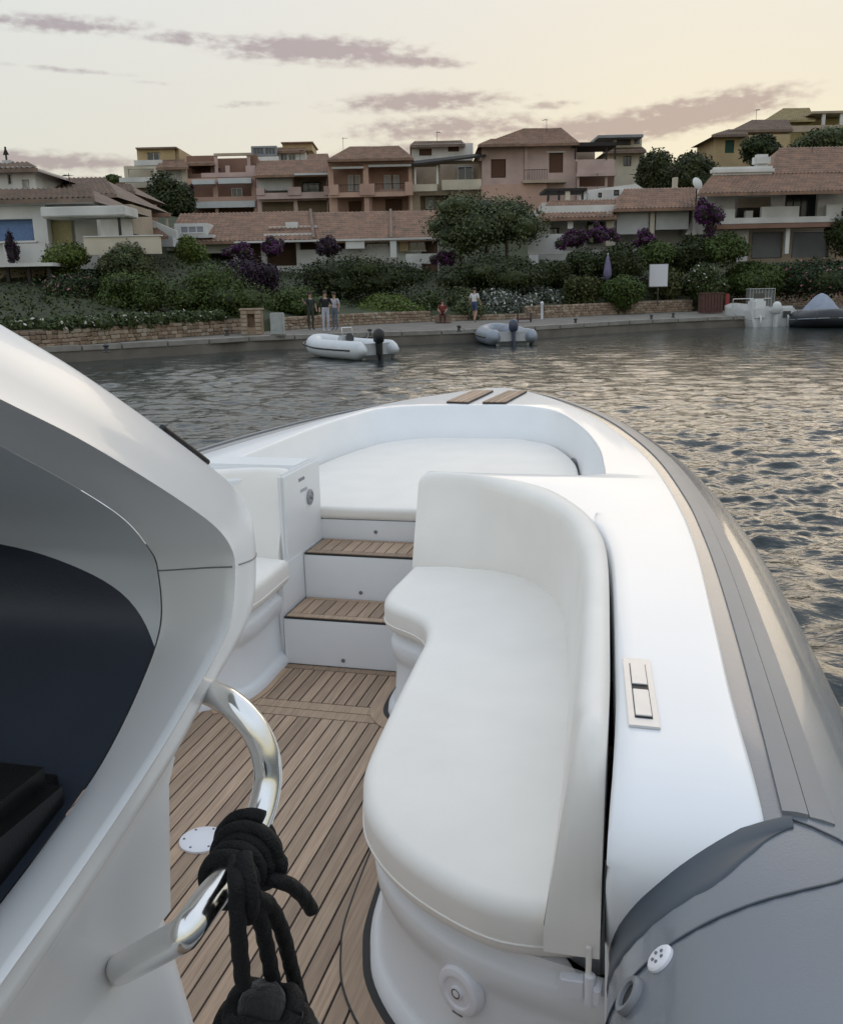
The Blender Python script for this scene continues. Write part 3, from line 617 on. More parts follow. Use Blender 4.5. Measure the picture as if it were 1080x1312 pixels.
# ------------------------------------------------------------------ shore: quay, terrain
def wpt(u, d, z=0.0): p = HR*u+HF*d; return np.array([p[0], p[1], z])
QZ = -0.10
conc = mat('quay_concrete', (.16,.142,.12), .85, .22, 1.2, bump=.5, bscale=9)
stonem = [mat('wall_stone_%d' % i, c, .9, .22, 3.5, bump=.8, bscale=14) for i, c in enumerate([(.27,.19,.13),(.33,.25,.18),(.22,.16,.115),(.36,.30,.23)])]
mortar = mat('mortar', (.17,.14,.11), .95, .2, 4, bump=.4)
soil = mat('soil', (.040,.045,.020), .95, .35, .7, bump=.6, bscale=3, hue=(.03,.038,.015))
edge_px = [(90,464),(280,452.5),(330,448.5),(560,440.5),(700,433),(800,426),(900,420.5),(1000,417),(1079,415)]
EDGE = [wpt(-30,20),wpt(-17,29)]+[atz(x, y, WL) for x, y in edge_px]+[wpt(34,52),wpt(70,56),wpt(160,60)]
wall_px = [(40,447),(200,434.5),(330,425.5),(450,417),(560,412),(700,407.5),(800,402.5),(930,397)]
WALL = [wpt(-30,24),wpt(-18,29.5)]+[atz(x, y, QZ) for x, y in wall_px]+[wpt(27,66),wpt(60,78),wpt(160,90)]
e_ = resample(catmull([p[:2] for p in EDGE], 6), 120); w_ = resample(catmull([p[:2] for p in WALL], 6), 120)
rows = []
for i in range(120):
    b_ = w_[i]+_n(w_[i]-e_[i])*1.5; j = .02*math.sin(i*1.7)
    rows.append([(*(e_[i]+_n(w_[i]-e_[i])*.05), WL-1.2), (*e_[i], QZ-.16), (*e_[i], QZ-.03+j*.3), (*(e_[i]*.985+w_[i]*.015), QZ), (*w_[i], QZ+.004), (*b_, QZ+.004)])
kind(MB().grid(rows).build('quay', conc, auto=40), 'structure')
# coping slabs along the edge, each its own piece
cop = []
ee = resample(e_, 400)
quay = [o for o in bpy.data.objects if o.name == 'quay'][0]
L_ = np.r_[0, np.cumsum(np.linalg.norm(np.diff(ee, axis=0), axis=1))]
s_ = 12.0; copm = mat('coping_stone', (.24,.225,.20), .85, .2, 2, bump=.5, bscale=8)
while s_ < 62:
    ln = random.uniform(1.3, 1.9); P0 = np.array([np.interp(s_+.02, L_, ee[:, k]) for k in (0, 1)]); P1 = np.array([np.interp(s_+ln-.03, L_, ee[:, k]) for k in (0, 1)])
    t_ = _n(P1-P0); n_ = np.array([-t_[1], t_[0]]); n_ = n_ if n_@HF > 0 else -n_; zt = QZ+.03+random.uniform(0, .025)
    a, b, c, d = P0-n_*.06, P1-n_*.06, P1+n_*.42, P0+n_*.42
    MB().add([(*p, QZ-.14) for p in (a, b, c, d)]+[(*p, zt) for p in (a, b, c, d)], [(3,2,1,0),(4,5,6,7),(0,1,5,4),(1,2,6,5),(2,3,7,6),(3,0,4,7)]).build('coping_stone', copm, quay, bevel=.015)
    s_ += ln
# terrain behind the wall
def ground_z(s): return float(np.interp(s, [-.3, 0, .5, 4, 12, 22, 34, 50, 80, 130, 260], [QZ-.4, .35, .42, 1.0, 2.2, 3.4, 6.5, 9.0, 11.5, 13.0, 9.0]))
nrm = []
for i in range(120):
    t_ = _n(w_[min(i+1, 119)]-w_[max(i-1, 0)]); n_ = np.array([-t_[1], t_[0]]); nrm.append(_n(n_*0.35+HF*.65) if n_@HF > 0 else HF)
ss = [-.3, 0, .5, 2, 4, 8, 12, 17, 22, 28, 34, 42, 50, 65, 80, 105, 130, 180, 260, 400]
rows = [[(*(w_[i]+nrm[i]*(s+.35)), ground_z(s)+ (.15*math.sin(i*.9+s) if s > 3 else 0)) for s in ss] for i in range(120)]
kind(MB().grid(rows).build('ground', soil, smooth=True), 'structure')
# garden wall of rubble stones: visible stones are pieces, the core is mortar
Lw = np.r_[0, np.cumsum(np.linalg.norm(np.diff(w_, axis=0), axis=1))]
def wp(s): return np.array([np.interp(s, Lw, w_[:, k]) for k in (0, 1)])
def s_at(x, y): p = atz(x, y, QZ)[:2]; return float(Lw[np.argmin(np.hypot(w_[:, 0]-p[0], w_[:, 1]-p[1]))])
def garden_wall(s0, s1, h0, h1, label):
    g = empty('garden_wall', label, 'wall', (*wp((s0+s1)/2), QZ)); base = np.array([*wp((s0+s1)/2), QZ]); n = max(4, int((s1-s0)/.8)); rows = []
    for i in range(n+1):
        s = s0+(s1-s0)*i/n; p = wp(s); h = h0+(h1-h0)*i/n; t_ = _n(wp(s+.1)-wp(s-.1)); b_ = np.array([-t_[1], t_[0]]); b_ = b_ if b_@HF > 0 else -b_
        rows.append([np.array([*p, QZ])-base, np.array([*p, QZ+h])-base, np.array([*(p+b_*.4), QZ+h])-base, np.array([*(p+b_*.4), QZ])-base])
    MB().grid(rows, cap=True).build('core', mortar, g)
    proto = []
    for v in range(7):                                                   # irregular stones
        bm = bmesh.new(); bmesh.ops.create_cube(bm, size=1.0)
        for q in bm.verts: q.co += Vector([random.uniform(-.09, .09) for _ in range(3)])
        bmesh.ops.bevel(bm, geom=bm.edges[:], offset=.13, segments=1, affect='EDGES'); me = bpy.data.meshes.new('stone'); bm.to_mesh(me); bm.free(); me.materials.append(stonem[v % 4]); proto.append(me)
    rest = MB()
    z = 0.0; cnt = 0
    H = max(h0, h1); row = 0
    while z < H-.06:
        hh = random.uniform(.11, .17); s = s0+random.uniform(0, .2)
        while s < s1-.1:
            ln = random.uniform(.16, .38); h = h0+(h1-h0)*(s-s0)/(s1-s0)
            if z+hh < h+.08:
              if cnt < 299:
                p = wp(s+ln/2); t_ = _n(wp(s+.3)-wp(s-.3)); o = bpy.data.objects.new('stone', random.choice(proto)); COL.objects.link(o); o.parent = g
                b_ = np.array([-t_[1], t_[0]]); b_ = b_ if b_@HF > 0 else -b_
                o.location = np.array([*(p+b_*random.uniform(.005, .04)), QZ+z+hh/2])-base; o.rotation_euler = (0, random.uniform(-.08, .08), math.atan2(t_[1], t_[0])); o.scale = (ln*.96, .16, hh*random.uniform(.85, 1.0)); cnt += 1
              else:
                p = wp(s+ln/2); t_ = _n(wp(s+.3)-wp(s-.3)); me_ = random.choice(proto); b_ = np.array([-t_[1], t_[0]]); b_ = b_ if b_@HF > 0 else -b_; c_ = np.array([*(p+b_*.02), QZ+z+hh/2])-base
                rest.add([c_+np.array([*(t_*q.co.x*ln*.96+b_*q.co.y*.16), q.co.z*hh*.93]) for q in me_.vertices], [tuple(f.vertices) for f in me_.polygons])
            s += ln
        z += hh
    if rest.v: kind(rest.build('stones', stonem[1], g, fixn=False), 'stuff')
    return g
sA, sB, sC, sD, sE, sF = s_at(20,449), s_at(308,427), s_at(340,425), s_at(470,416.5), s_at(565,412), s_at(690,408)
garden_wall(sA, sB, .62, .62, 'long low rubble stone wall under the flowering ground cover')
garden_wall(sC, sE, .55, .55, 'low rubble stone wall behind the white dinghy')
garden_wall(sF-1.5, s_at(893,399), .65, .75, 'low rubble stone wall below the blank white notice board')
garden_wall(s_at(926,397), s_at(926,397)+16, .75, .8, 'low rubble stone wall behind the moored white motorboat')

# ------------------------------------------------------------------ vegetation
def leafmat(name, c, dark=.65, flower=None, frac=.12):
    if name in MATS: return MATS[name]
    m = bpy.data.materials.new(name); m.use_nodes = True; t = m.node_tree; b = t.nodes['Principled BSDF']; b.inputs['Roughness'].default_value = .6; b.inputs['Specular IOR Level'].default_value = .25
    g = t.nodes.new('ShaderNodeNewGeometry'); cr = t.nodes.new('ShaderNodeValToRGB'); t.links.new(g.outputs['Random Per Island'], cr.inputs[0]); e = cr.color_ramp.elements
    c = np.array(c); e[0].color = (*(c*dark), 1); e[0].position = 0.0; e[1].color = (*c, 1); e[1].position = .55
    x = e.new(.85); x.color = (*(c*np.array([1.35, 1.3, 1.0])), 1)
    f3 = np.array(flower) if flower is not None else None
    if f3 is not None and frac < .3: y_ = e.new(1-frac); y_.color = (*(c*1.1), 1); y_ = e.new(min(1-frac+.01, .999)); y_.color = (*f3, 1)
    elif f3 is not None:
        e[1].position = (1-frac)*.9; e[2].position = 1-frac; e[2].color = (*(f3*.7), 1); y_ = e.new(1.0); y_.color = (*(f3*1.25), 1)
    t.links.new(cr.outputs[0], b.inputs['Base Color']); MATS[name] = m; return m
LM = {'dark': leafmat('leaf_dark', (.034,.046,.015)), 'mid': leafmat('leaf_mid', (.056,.084,.020)), 'bright': leafmat('leaf_bright', (.088,.120,.026)),
      'olive': leafmat('leaf_olive', (.075,.085,.032)), 'silver': leafmat('leaf_silver', (.11,.13,.10), .5, (.50,.50,.46), .16), 'purple': leafmat('leaf_purple', (.045,.050,.024), .6, (.085,.018,.085), .62), 
      'plum': leafmat('leaf_plum', (.035,.018,.035), .5, (.11,.02,.12), .2), 'flower': leafmat('leaf_flower', (.050,.072,.022), .5, (.55,.52,.46), .05), 'pink': leafmat('leaf_pink', (.035,.055,.022), .5, (.45,.18,.22), .06),
      'pine': leafmat('leaf_pine', (.046,.054,.022)), 'grey': leafmat('leaf_grey', (.078,.096,.046), .65), 'under': leafmat('leaf_under', (.042,.056,.019), .8)}
nleaf = []
def set_core(me):
    me.materials.append(LM['dark']); a = np.zeros(len(me.polygons), dtype=np.int32); a[nleaf[-1]:] = 1; me.polygons.foreach_set('material_index', a)
def foliage(c, r, leaf, lumps=9, seed=0, dens=1.0, flat=.5, up=.25, lr=(.36, .58), sp=(.32, .62), core_r=.72):
    """leaf-sized faces spread through a lumpy volume, round an added solid core that blocks light"""
    g = np.random.default_rng(seed); r = np.array(r, float); V, Fq = [], []; cs = []
    for k in range(lumps):
        v = g.normal(size=3); v /= np.linalg.norm(v); v[2] = abs(v[2])*1.0-.35 if g.random() < .8 else v[2]
        cs.append((v*r*g.uniform(*sp), r*g.uniform(*lr)*np.array([1, 1, g.uniform(.75, 1.1)])))
    cs.append((np.zeros(3), r*core_r))
    area = sum(4*math.pi*((q[0]*q[1])**1.6/3+(q[0]*q[2])**1.6/3+(q[1]*q[2])**1.6/3)**(1/1.6) for _, q in cs)
    n = int(min(area/leaf**2*1.0*dens, 13000)); wts = np.array([q[0]*q[2] for _, q in cs]); wts /= wts.sum(); pick = g.choice(len(cs), n, p=wts)
    C = np.array([q[0] for q in cs])[pick]; Rr = np.array([q[1] for q in cs])[pick]
    d = g.normal(size=(n, 3)); d /= np.linalg.norm(d, axis=1)[:, None]; rad = np.clip(1-np.abs(g.normal(0, .20, n))+g.normal(0, .08, n), .5, 1.28)
    P = C+d*Rr*rad[:, None]; P = P[P[:, 2] > -r[2]*1.0]; n = len(P); d = d[:n]
    nn = d+g.normal(0, .55, (n, 3))+np.array([0, 0, up]); nn /= np.linalg.norm(nn, axis=1)[:, None]
    a = np.cross(nn, g.normal(size=(n, 3))); a /= np.linalg.norm(a, axis=1)[:, None]; b = np.cross(nn, a)
    s = leaf*g.uniform(.55, 1.25, n)[:, None]
    Q = np.stack([P-a*s, P-b*s*flat-nn*s*.12, P+a*s, P+b*s*flat+nn*s*.1], 1)+np.array(c)
    V = Q.reshape(-1, 3).tolist(); Fq = (np.arange(n)[:, None]*4+np.arange(4)).tolist()
    core = MB()  # solid lumps added inside the leaves to stop light passing through
    for cc_, rr in cs:
        rows = [[np.array(c)+cc_+rr*.60*np.array([math.sin(p)*math.cos(t), math.sin(p)*math.sin(t), math.cos(p)])*(1+.12*math.sin(5*t+3*p+seed)) for t in np.linspace(0, 2*math.pi, 9)[:-1]] for p in np.linspace(.05, math.pi-.05, 6)]
        core.grid(rows, True)
    nleaf.append(len(Fq)); o = len(V); V += core.v; Fq += [tuple(i+o for i in f) for f in core.f]
    return V, Fq
vseed = [100]
def bush(x0, y0, x1, y1, d, kind_, label, leaf=None, name='shrub', cat='shrub', lumps=9, group=None, ry=None, dens=1.0, parent=None):
    vseed[0] += 1; u0, z1 = uz((x0+x1)/2-(x1-x0)/2, y0, d); u1, z0 = uz(x1, y1, d); z0 -= .45
    rx, rz = (u1-u0)/2*1.24, (z1-z0)/2*1.06; ry_ = ry or min(rx*.85, 2.2); leaf = leaf or max(.068, d*.0018)
    base = wpt((u0+u1)/2, d+ry_*.5, z0)
    pur = kind_ == 'purple'; V, Fq = foliage((0, 0, rz*.98), (rx*.92, ry_, rz*1.02), leaf, lumps+(6 if pur else 3), vseed[0], dens, lr=(.2, .36) if pur else (.28, .52), sp=(.35, .85) if pur else (.36, .72), core_r=.42 if pur else .68)
    me = bpy.data.meshes.new(name); me.from_pydata(V, [], Fq); me.update()
    o = link(name, me, LM[kind_], parent); set_core(me); o.location = base; o.rotation_euler = (0, 0, VIEW_YAW)
    return tag(o, label, cat, group)
bark = mat('bark', (.10,.075,.055), .9, .3, 5, bump=.6, bscale=12)
def tree(x0, y0, x1, y1, yg, d, kind_, label, leaf=None, trunks=3, lumps=14, dens=1.0):
    vseed[0] += 1; g = np.random.default_rng(vseed[0]); u0, z1 = uz(x0, y0, d); u1, z0 = uz(x1, y1, d); _, zg = uz((x0+x1)/2, yg, d)
    rx, rz = (u1-u0)/2, (z1-z0)/2; base = wpt((u0+u1)/2, d+1.0, zg); leaf = leaf or d*.0019
    t = empty('tree', label, 'tree', base, VIEW_YAW)
    V, Fq = foliage((0, 0, (z0+z1)/2-zg), (rx*1.13, min(rx*.9, 4.5), rz*1.12), leaf, lumps+8, vseed[0], dens, lr=(.30, .50), sp=(.34, .68), core_r=.72)
    me = bpy.data.meshes.new('crown'); me.from_pydata(V, [], Fq); me.update(); link('crown', me, LM[kind_], t); set_core(me)
    mb = MB()
    for k in range(trunks):
        dx = (k-(trunks-1)/2)*rx*.28+g.normal(0, .1); top = np.array([dx*1.25, g.normal(0, .4), (z0+z1)/2-zg])
        mb.tube(catmull([(dx*.25, 0, -.3), (dx*.7, .05, (z0-zg)*.5), (dx*1.3, .1, (z0-zg)*1.0), top], 5), np.linspace(.20, .07, 16)*(rx/3.2)**.5, 8)
        for q in range(3):
            e = top+np.array([g.normal(0, rx*.35), g.normal(0, .8), g.uniform(.1, rz*.6)]); mb.tube([top*.8+np.array([dx*.26, 0, 0]), (top+e)/2, e], [.07, .05, .03], 6)
    mb.build('trunk', bark, t, smooth=True)
    return t
# ------------------------------------------------------------------ buildings
tile_r = mat('roof_tile', (.235,.135,.088), .85, .3, 1.6, bump=.3, bscale=12, hue=(.15,.10,.072)); tile_b = mat('roof_tile_brown', (.185,.125,.092), .88, .3, 1.5, bump=.3, bscale=12, hue=(.13,.10,.08))
def fac(name, c, v=.17): return mat(name, c, .88, v, .55, bump=.25, bscale=18)
white_w = fac('white_wall', (.62,.61,.58)); cream_w = fac('cream_wall', (.54,.48,.38)); ochre_w = fac('ochre_wall', (.46,.34,.19)); yellow_w = fac('yellow_wall', (.45,.36,.17))
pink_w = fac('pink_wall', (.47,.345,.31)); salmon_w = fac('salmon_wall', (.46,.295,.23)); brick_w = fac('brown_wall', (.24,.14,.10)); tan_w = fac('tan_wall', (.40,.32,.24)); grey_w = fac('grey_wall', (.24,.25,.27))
glassm = mat('window_glass', (.03,.035,.04), .08, .1, 3, spec=.8); shut = mat('brown_shutter', (.10,.045,.025), .7, .15, 6); green_s = mat('green_shutter', (.02,.075,.05), .7, .1); darkw = mat('dark_timber', (.028,.022,.018), .8, .2, 4)
blind = mat('canvas_blind', (.46,.46,.45), .85, .06, 2, bump=.2); blue_c = mat('blue_blind', (.12,.19,.34), .7, .1); yel_c = mat('yellow_curtain', (.48,.42,.22), .8, .1); awn = mat('awning_cloth', (.52,.53,.53), .8, .06, 2)
class Bld:
    def __init__(s, name, label, cat, x, y, d, dback=None, group=None):
        u, z = uz(x, y, d); s.o = np.array([u, d, z]); s.d = d; s.root = empty(name, label, cat, tuple(wpt(u, d, z)), VIEW_YAW, group)
    def R(s, x0, y0, x1, y1, d=None):
        d = d or s.d; u0, _ = uz(x0, (y0+y1)/2, d); u1, _ = uz(x1, (y0+y1)/2, d); _, z1 = uz((x0+x1)/2, y0, d); _, z0 = uz((x0+x1)/2, y1, d)
        return u0-s.o[0], u1-s.o[0], z0-s.o[2], z1-s.o[2]
    def box(s, nm, m, x0, y0, x1, y1, d=None, th=.4, parent=None, bevel=0):
        d = d or s.d; u0, u1, z0, z1 = s.R(x0, y0, x1, y1, d); return MB().box(u0, u1, d-s.o[1], d-s.o[1]+th, z0, z1).build(nm, m, parent or s.root, bevel=bevel)
    def wall(s, m, x0, y0, x1, y1, op=(), d=None, th=.35, nm='wall', parent=None):
        d = d or s.d; xs = sorted({x0, x1}|{v for o in op for v in (o[0], o[2])}); ys = sorted({y0, y1}|{v for o in op for v in (o[1], o[3])}); mb = MB()
        for j in range(len(ys)-1):
            run = None
            for i in range(len(xs)):
                solid = i < len(xs)-1 and not any(o[0] <= (xs[i]+xs[i+1])/2 <= o[2] and o[1] <= (ys[j]+ys[j+1])/2 <= o[3] for o in op)
                if solid and run is None: run = xs[i]
                if not solid and run is not None:
                    u0, u1, z0, z1 = s.R(run, ys[j], xs[i], ys[j+1], d); u0 = s.R(run, y0, xs[-1], y1, d)[0]; u1 = s.R(x0, y0, xs[i], y1, d)[1]
                    zz1 = s.R(x0, ys[j], x1, y1, d)[3]; zz0 = s.R(x0, y0, x1, ys[j+1], d)[2]; mb.box(u0, u1, d-s.o[1], d-s.o[1]+th, zz0, zz1); run = None
        return mb.build(nm, m, parent or s.root)
    def window(s, x0, y0, x1, y1, d=None, fm=None, pane=None, mull=1, sill=True, nm='window'):
        d = d or s.d; u0, u1, z0, z1 = s.R(x0, y0, x1, y1, d); y = d-s.o[1]; t = .07; mb = MB()
        mb.box(u0, u1, y, y+.08, z1-t, z1).box(u0, u1, y, y+.08, z0, z0+t).box(u0, u0+t, y, y+.08, z0+t, z1-t).box(u1-t, u1, y, y+.08, z0+t, z1-t)
        for k in range(1, mull+1): c = u0+(u1-u0)*k/(mull+1); mb.box(c-.03, c+.03, y+.01, y+.07, z0+t, z1-t)
        w_ = mb.build(nm, fm or white_w, s.root); MB().box(u0+t, u1-t, y+.035, y+.05, z0+t, z1-t).build('pane', pane or glassm, w_)
        if sill: MB().box(u0-.06, u1+.06, y-.12, y, z0-.06, z0).build('sill', white_w, w_)
        return w_
    def shutter(s, x0, y0, x1, y1, d=None, m=None, n=7):
        d = d or s.d; u0, u1, z0, z1 = s.R(x0, y0, x1, y1, d); y = d-s.o[1]; sh = MB().box(u0, u1, y, y+.05, z0, z1).build('shutter', m or shut, s.root); mb = MB()
        for k in range(n): z = z0+(z1-z0)*(k+.15)/n; mb.box(u0+.06, (u0+u1)/2-.03, y-.03, y, z, z+(z1-z0)/n*.6).box((u0+u1)/2+.03, u1-.06, y-.03, y, z, z+(z1-z0)/n*.6)
        mb.build('slats', m or shut, sh); return sh
    def roof(s, ex0, ex1, ey, ed, rx0, rx1, ry, rd, m=None, nm='roof', back=True, pitch=.26, parent=None):
        a0, a1, _, ez = s.R(ex0, ey, ex1, ey+1, ed); b0, b1, _, rz = s.R(rx0, ry, rx1, ry+1, rd); ye, yr = ed-s.o[1], rd-s.o[1]
        W = max(a1-a0, b1-b0); nx = max(8, int(W/pitch)); nr = max(3, int(math.hypot(yr-ye, rz-ez)/.42)); rows = []
        for j in range(nr):
            for q in (0.0, .96):
                t = (j+q)/nr; row = []
                for i in range(nx*4+1):
                    w = i/(nx*4); c = math.cos(2*math.pi*w*nx); row.append(((a0+(a1-a0)*w)*(1-t)+(b0+(b1-b0)*w)*t, ye+(yr-ye)*t, ez+(rz-ez)*t+.05*max(c, -.3)+.045*(1-q)))
                rows.append(row)
        mb = MB().grid(rows); y2 = 2*yr-ye
        mb.add([(a0, ye, ez-.14), (a1, ye, ez-.14), (b1, yr, rz-.10), (b0, yr, rz-.10), (a0, y2, ez-.14), (a1, y2, ez-.14)], [(0,1,2,3)]+([(3,2,5,4),(0,3,4),(1,5,2)] if back else []))
        mb.add([(a0, ye, ez-.16), (a1, ye, ez-.16), (a1, ye, ez+.03), (a0, ye, ez+.03)], [(0,1,2,3)])
        return mb.build(nm, m or tile_r, parent or s.root, fixn=False)
    def rail(s, x0, y0, x1, y1, d=None, m=None, n=8, nm='railing'):
        d = d or s.d; u0, u1, z0, z1 = s.R(x0, y0, x1, y1, d); y = d-s.o[1]; mb = MB().box(u0, u1, y, y+.05, z1-.05, z1)
        for k in range(n+1): c = u0+(u1-u0)*k/n; mb.box(c-.015, c+.015, y+.01, y+.04, z0, z1-.05)
        return mb.build(nm, m or darkw, s.root)
# ------------------------------------------------------------------ the houses, from the left of the bay to the right
# white villa by the water
B = Bld('villa', 'white villa with blue blind, yellow curtain and flat white terrace canopy', 'house', 60, 345, 45)
B.wall(white_w, -60, 256, 62, 345, [(-30,281,44,309)], th=.4); B.wall(white_w, 62.2, 256, 126, 345, [(64,281,97,312)], d=45.6, th=.4)
B.box('body', white_w, -60, 254, 125, 345, 47, 6); B.box('blind', blue_c, -30, 282, 43, 309, 45.3, .05); B.box('curtain', yel_c, 65, 282, 92, 312, 45.95, .05)
B.box('window_sill', white_w, -32, 309.3, 47, 311.5, 44.8, .2)
B.roof(-60, 122, 256, 44.5, -60, 118, 242, 49, tile_b); B.box('cornice', white_w, -60, 257.5, 118, 262, 44.62, .3)
B.box('canopy', white_w, 52, 264, 160, 277, 43.2, 2.1, bevel=.04); B.box('canopy_beam', white_w, 54, 277.2, 159, 279, 43.4, .15)
for x in (152,): B.box('canopy_post', darkw, x, 279, x+3, 304, 43.5, .1)
B.box('terrace_parapet', cream_w, 108, 303, 205, 326, 43.0, .3); B.box('parapet_coping', white_w, 107, 301.6, 206, 303, 42.95, .4)
B.box('terrace_wall', white_w, 6, 312, 60, 345, 44.7, .2)
B.wall(white_w, -60, 214, 43, 243, [(10,222,16,237),(28,231,37,243)], d=51, th=.3); B.window(10,222,16,237,51.15,mull=0,sill=False); B.window(28,231,37,243,51.15,white_w,blind,mull=0,sill=False)
B.box('upper_body', white_w, -60, 214, 42, 243, 51.6, 5); B.roof(-60, 49, 217, 50.5, -60, 34, 209, 53.5, tile_b)
mbp = B.box('roof_pedestal', white_w, 3, 205, 14, 211, 53, .5)
u0, u1, z0, z1 = B.R(4, 188, 12, 205, 53.2); MB().tube([((u0+u1)/2, 8.2, z0), ((u0+u1)/2, 8.2, z1)], .05, 6).add([((u0+u1)/2, 8.19, z1), ((u0+u1)/2, 8.21, z1), (u1, 8.2, z0+.25), (u0, 8.2, z0+.25)], [(0,2,3),(1,3,2)]).build('weather_vane', darkw, B.root)
B.roof(44, 150, 250, 52.5, 46, 134, 228, 58, tile_b); B.box('side_wall', tan_w, 126, 262, 170, 300, 53.5, 4)
# low terrace shelter in front of it
B = Bld('shelter', 'low open shelter with thin white roof slab above a brick base', 'shelter', 30, 395, 42)
B.box('roof_slab', white_w, -50, 337.5, 68, 342, 41.3, 3.2); B.box('base', brick_w, -50, 372, 72, 393, 41.6, .35); B.box('back_wall', tan_w, -50, 342, 66, 372, 44.3, .3)
for x in (9, 36, 62): B.box('post', darkw, x, 342, x+4, 372, 41.6, .14)
# brown roofed house behind the villa
B = Bld('house', 'brown roofed house with a shaded loggia behind the white villa', 'house', 150, 300, 62)
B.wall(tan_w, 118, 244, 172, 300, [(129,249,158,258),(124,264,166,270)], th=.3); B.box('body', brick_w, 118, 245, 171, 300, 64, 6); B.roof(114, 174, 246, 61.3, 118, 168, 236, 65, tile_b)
B.box('balcony', tan_w, 121, 258.4, 170, 263.6, 61.4, .5)
# ochre hill house
B = Bld('house', 'ochre house on the hilltop with a boxy upper room and wide terrace', 'house', 198, 246, 98)
B.wall(ochre_w, 176, 191, 224, 207, [(189,195,205,207)], th=.3); B.window(189.4,195.4,204.8,206.6,98.2,white_w,glassm,1,False); B.box('body', ochre_w, 177, 191, 230, 208, 98.5, 6); B.box('roof_slab', tile_b, 174, 188.4, 226, 190.6, 97.6, 7)
B.wall(cream_w, 160, 213, 240, 240, [(165,216,198,228),(209,219,233,232)], d=96, th=.3); B.box('body', cream_w, 160, 212, 239, 240, 98, 6); B.window(209.5,219.5,232.6,232,96.2,white_w,blind,2,False)
B.box('terrace', white_w, 153, 227, 215, 233, 94.6, .3); B.box('parapet', white_w, 172, 205, 208, 212, 96.8, .3); B.roof(200, 242, 215, 95, 208, 236, 204.5, 98.2, tile_r, back=False)
B.box('retaining_wall', brick_w, 150, 233.5, 235, 262, 96.5, .5)
# apartments, left block
def loggia(B, op, back, ydoors=(), d=None):
    d = d or B.d
    for (x0, y0, x1, y1, k, fm) in ydoors: B.window(x0, y0, x1, y1, d+1.75, fm, blind if k else glassm, 1, False, 'door')
B = Bld('apartment_block', 'brown rendered apartment block with white awning strips and a roof terrace', 'apartments', 284, 280, 95)
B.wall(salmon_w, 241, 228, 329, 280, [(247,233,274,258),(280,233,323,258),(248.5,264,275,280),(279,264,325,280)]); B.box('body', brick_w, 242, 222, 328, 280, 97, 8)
B.box('slab', salmon_w, 246, 258.2, 327, 263.8, 95.36, 1.6); B.box('parapet_band', awn, 246, 257.6, 327, 266, 94.7, .25); B.box('awning', awn, 246, 230, 275, 236, 94.2, .75); B.box('awning', awn, 279.5, 228, 322, 235, 94.2, .75)
B.window(297,241,311,257,96.7,white_w,glassm,1,False,'door'); B.box('rail_wall', salmon_w, 247, 252, 323, 257.4, 95.05, .15)
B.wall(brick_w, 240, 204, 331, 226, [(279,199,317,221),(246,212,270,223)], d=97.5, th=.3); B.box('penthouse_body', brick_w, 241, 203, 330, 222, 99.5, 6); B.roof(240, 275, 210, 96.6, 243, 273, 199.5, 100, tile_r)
B.box('roof_beam', tan_w, 274, 196, 322, 199.4, 96.8, .3); B.box('post', pink_w, 275, 199.5, 279, 222, 96.9, .25); B.box('post', pink_w, 317, 199.5, 321, 222, 96.9, .25); B.box('terrace_parapet', pink_w, 258, 221, 327, 227, 95.7, .3)
B.box('planter', pink_w, 289, 212, 294, 221, 96, .4); B.box('planter', pink_w, 315, 212, 327, 221, 95.8, .4)
# apartments, middle block
B = Bld('apartment_block', 'apartment block with a drawn white blind beside one dark open loggia', 'apartments', 375, 280, 94)
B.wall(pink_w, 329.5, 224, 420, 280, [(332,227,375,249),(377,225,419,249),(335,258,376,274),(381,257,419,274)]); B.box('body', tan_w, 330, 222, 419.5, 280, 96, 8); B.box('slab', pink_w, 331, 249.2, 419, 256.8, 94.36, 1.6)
B.box('blind', blind, 331, 228, 374.5, 245, 93.9, .06); B.roof(326, 422, 224.5, 92.8, 330, 420, 205, 98.5, tile_r); B.box('parapet', pink_w, 329, 246.5, 421, 254.5, 93.4, .25)
B.box('pier', pink_w, 328.5, 241, 339, 250, 93.3, .5); B.box('pier', pink_w, 369, 239.5, 386, 250, 93.3, .5); B.box('pier', pink_w, 415, 238.5, 424, 250, 93.3, .5); B.rail(386.2, 236, 415, 246.4, 93.45, darkw, 14); B.rail(339.2, 244, 369, 246.4, 93.45, darkw, 10)
B.box('awning', awn, 377, 221.6, 421, 224.2, 92.6, .8); B.window(388,233,410,249,95.7,darkw,glassm,2,False,'door')
# houses peeping over it
B = Bld('house', 'small ochre and white house peeping over the long brown roof', 'house', 378, 212, 112)
B.wall(white_w, 354, 194, 392, 212, [(360,197,368,206),(370,197,379,206)], th=.3); B.window(360,197,368,206,112.15,sill=False); B.window(370,197,379,206,112.15,sill=False); B.box('body', white_w, 355, 193, 391, 212, 112.6, 5)
B.box('upper_room', ochre_w, 362, 183.5, 400, 193, 113, 5); B.box('roof_slab', tile_r, 360, 181.6, 401, 183.3, 112.6, 6); B.roof(352, 392, 194, 111.5, 358, 390, 188.5, 113.5, tile_r, back=False); B.roof(392, 423, 206, 108, 396, 420, 197, 111, tile_r)
B = Bld('house', 'grey glazed penthouse with white parapet behind the apartments', 'house', 338, 210, 110)
B.wall(grey_w, 322, 187, 355, 200, [(325,189.5,338,198),(340,189.5,353,198)], th=.3); B.window(325,189.5,338,198,110.1,grey_w,glassm,2,False); B.window(340,189.5,353,198,110.1,grey_w,glassm,2,False); B.box('body', grey_w, 323, 187, 354.5, 210, 110.7, 5); B.box('parapet', white_w, 331, 200.5, 357, 207, 108.8, .3)
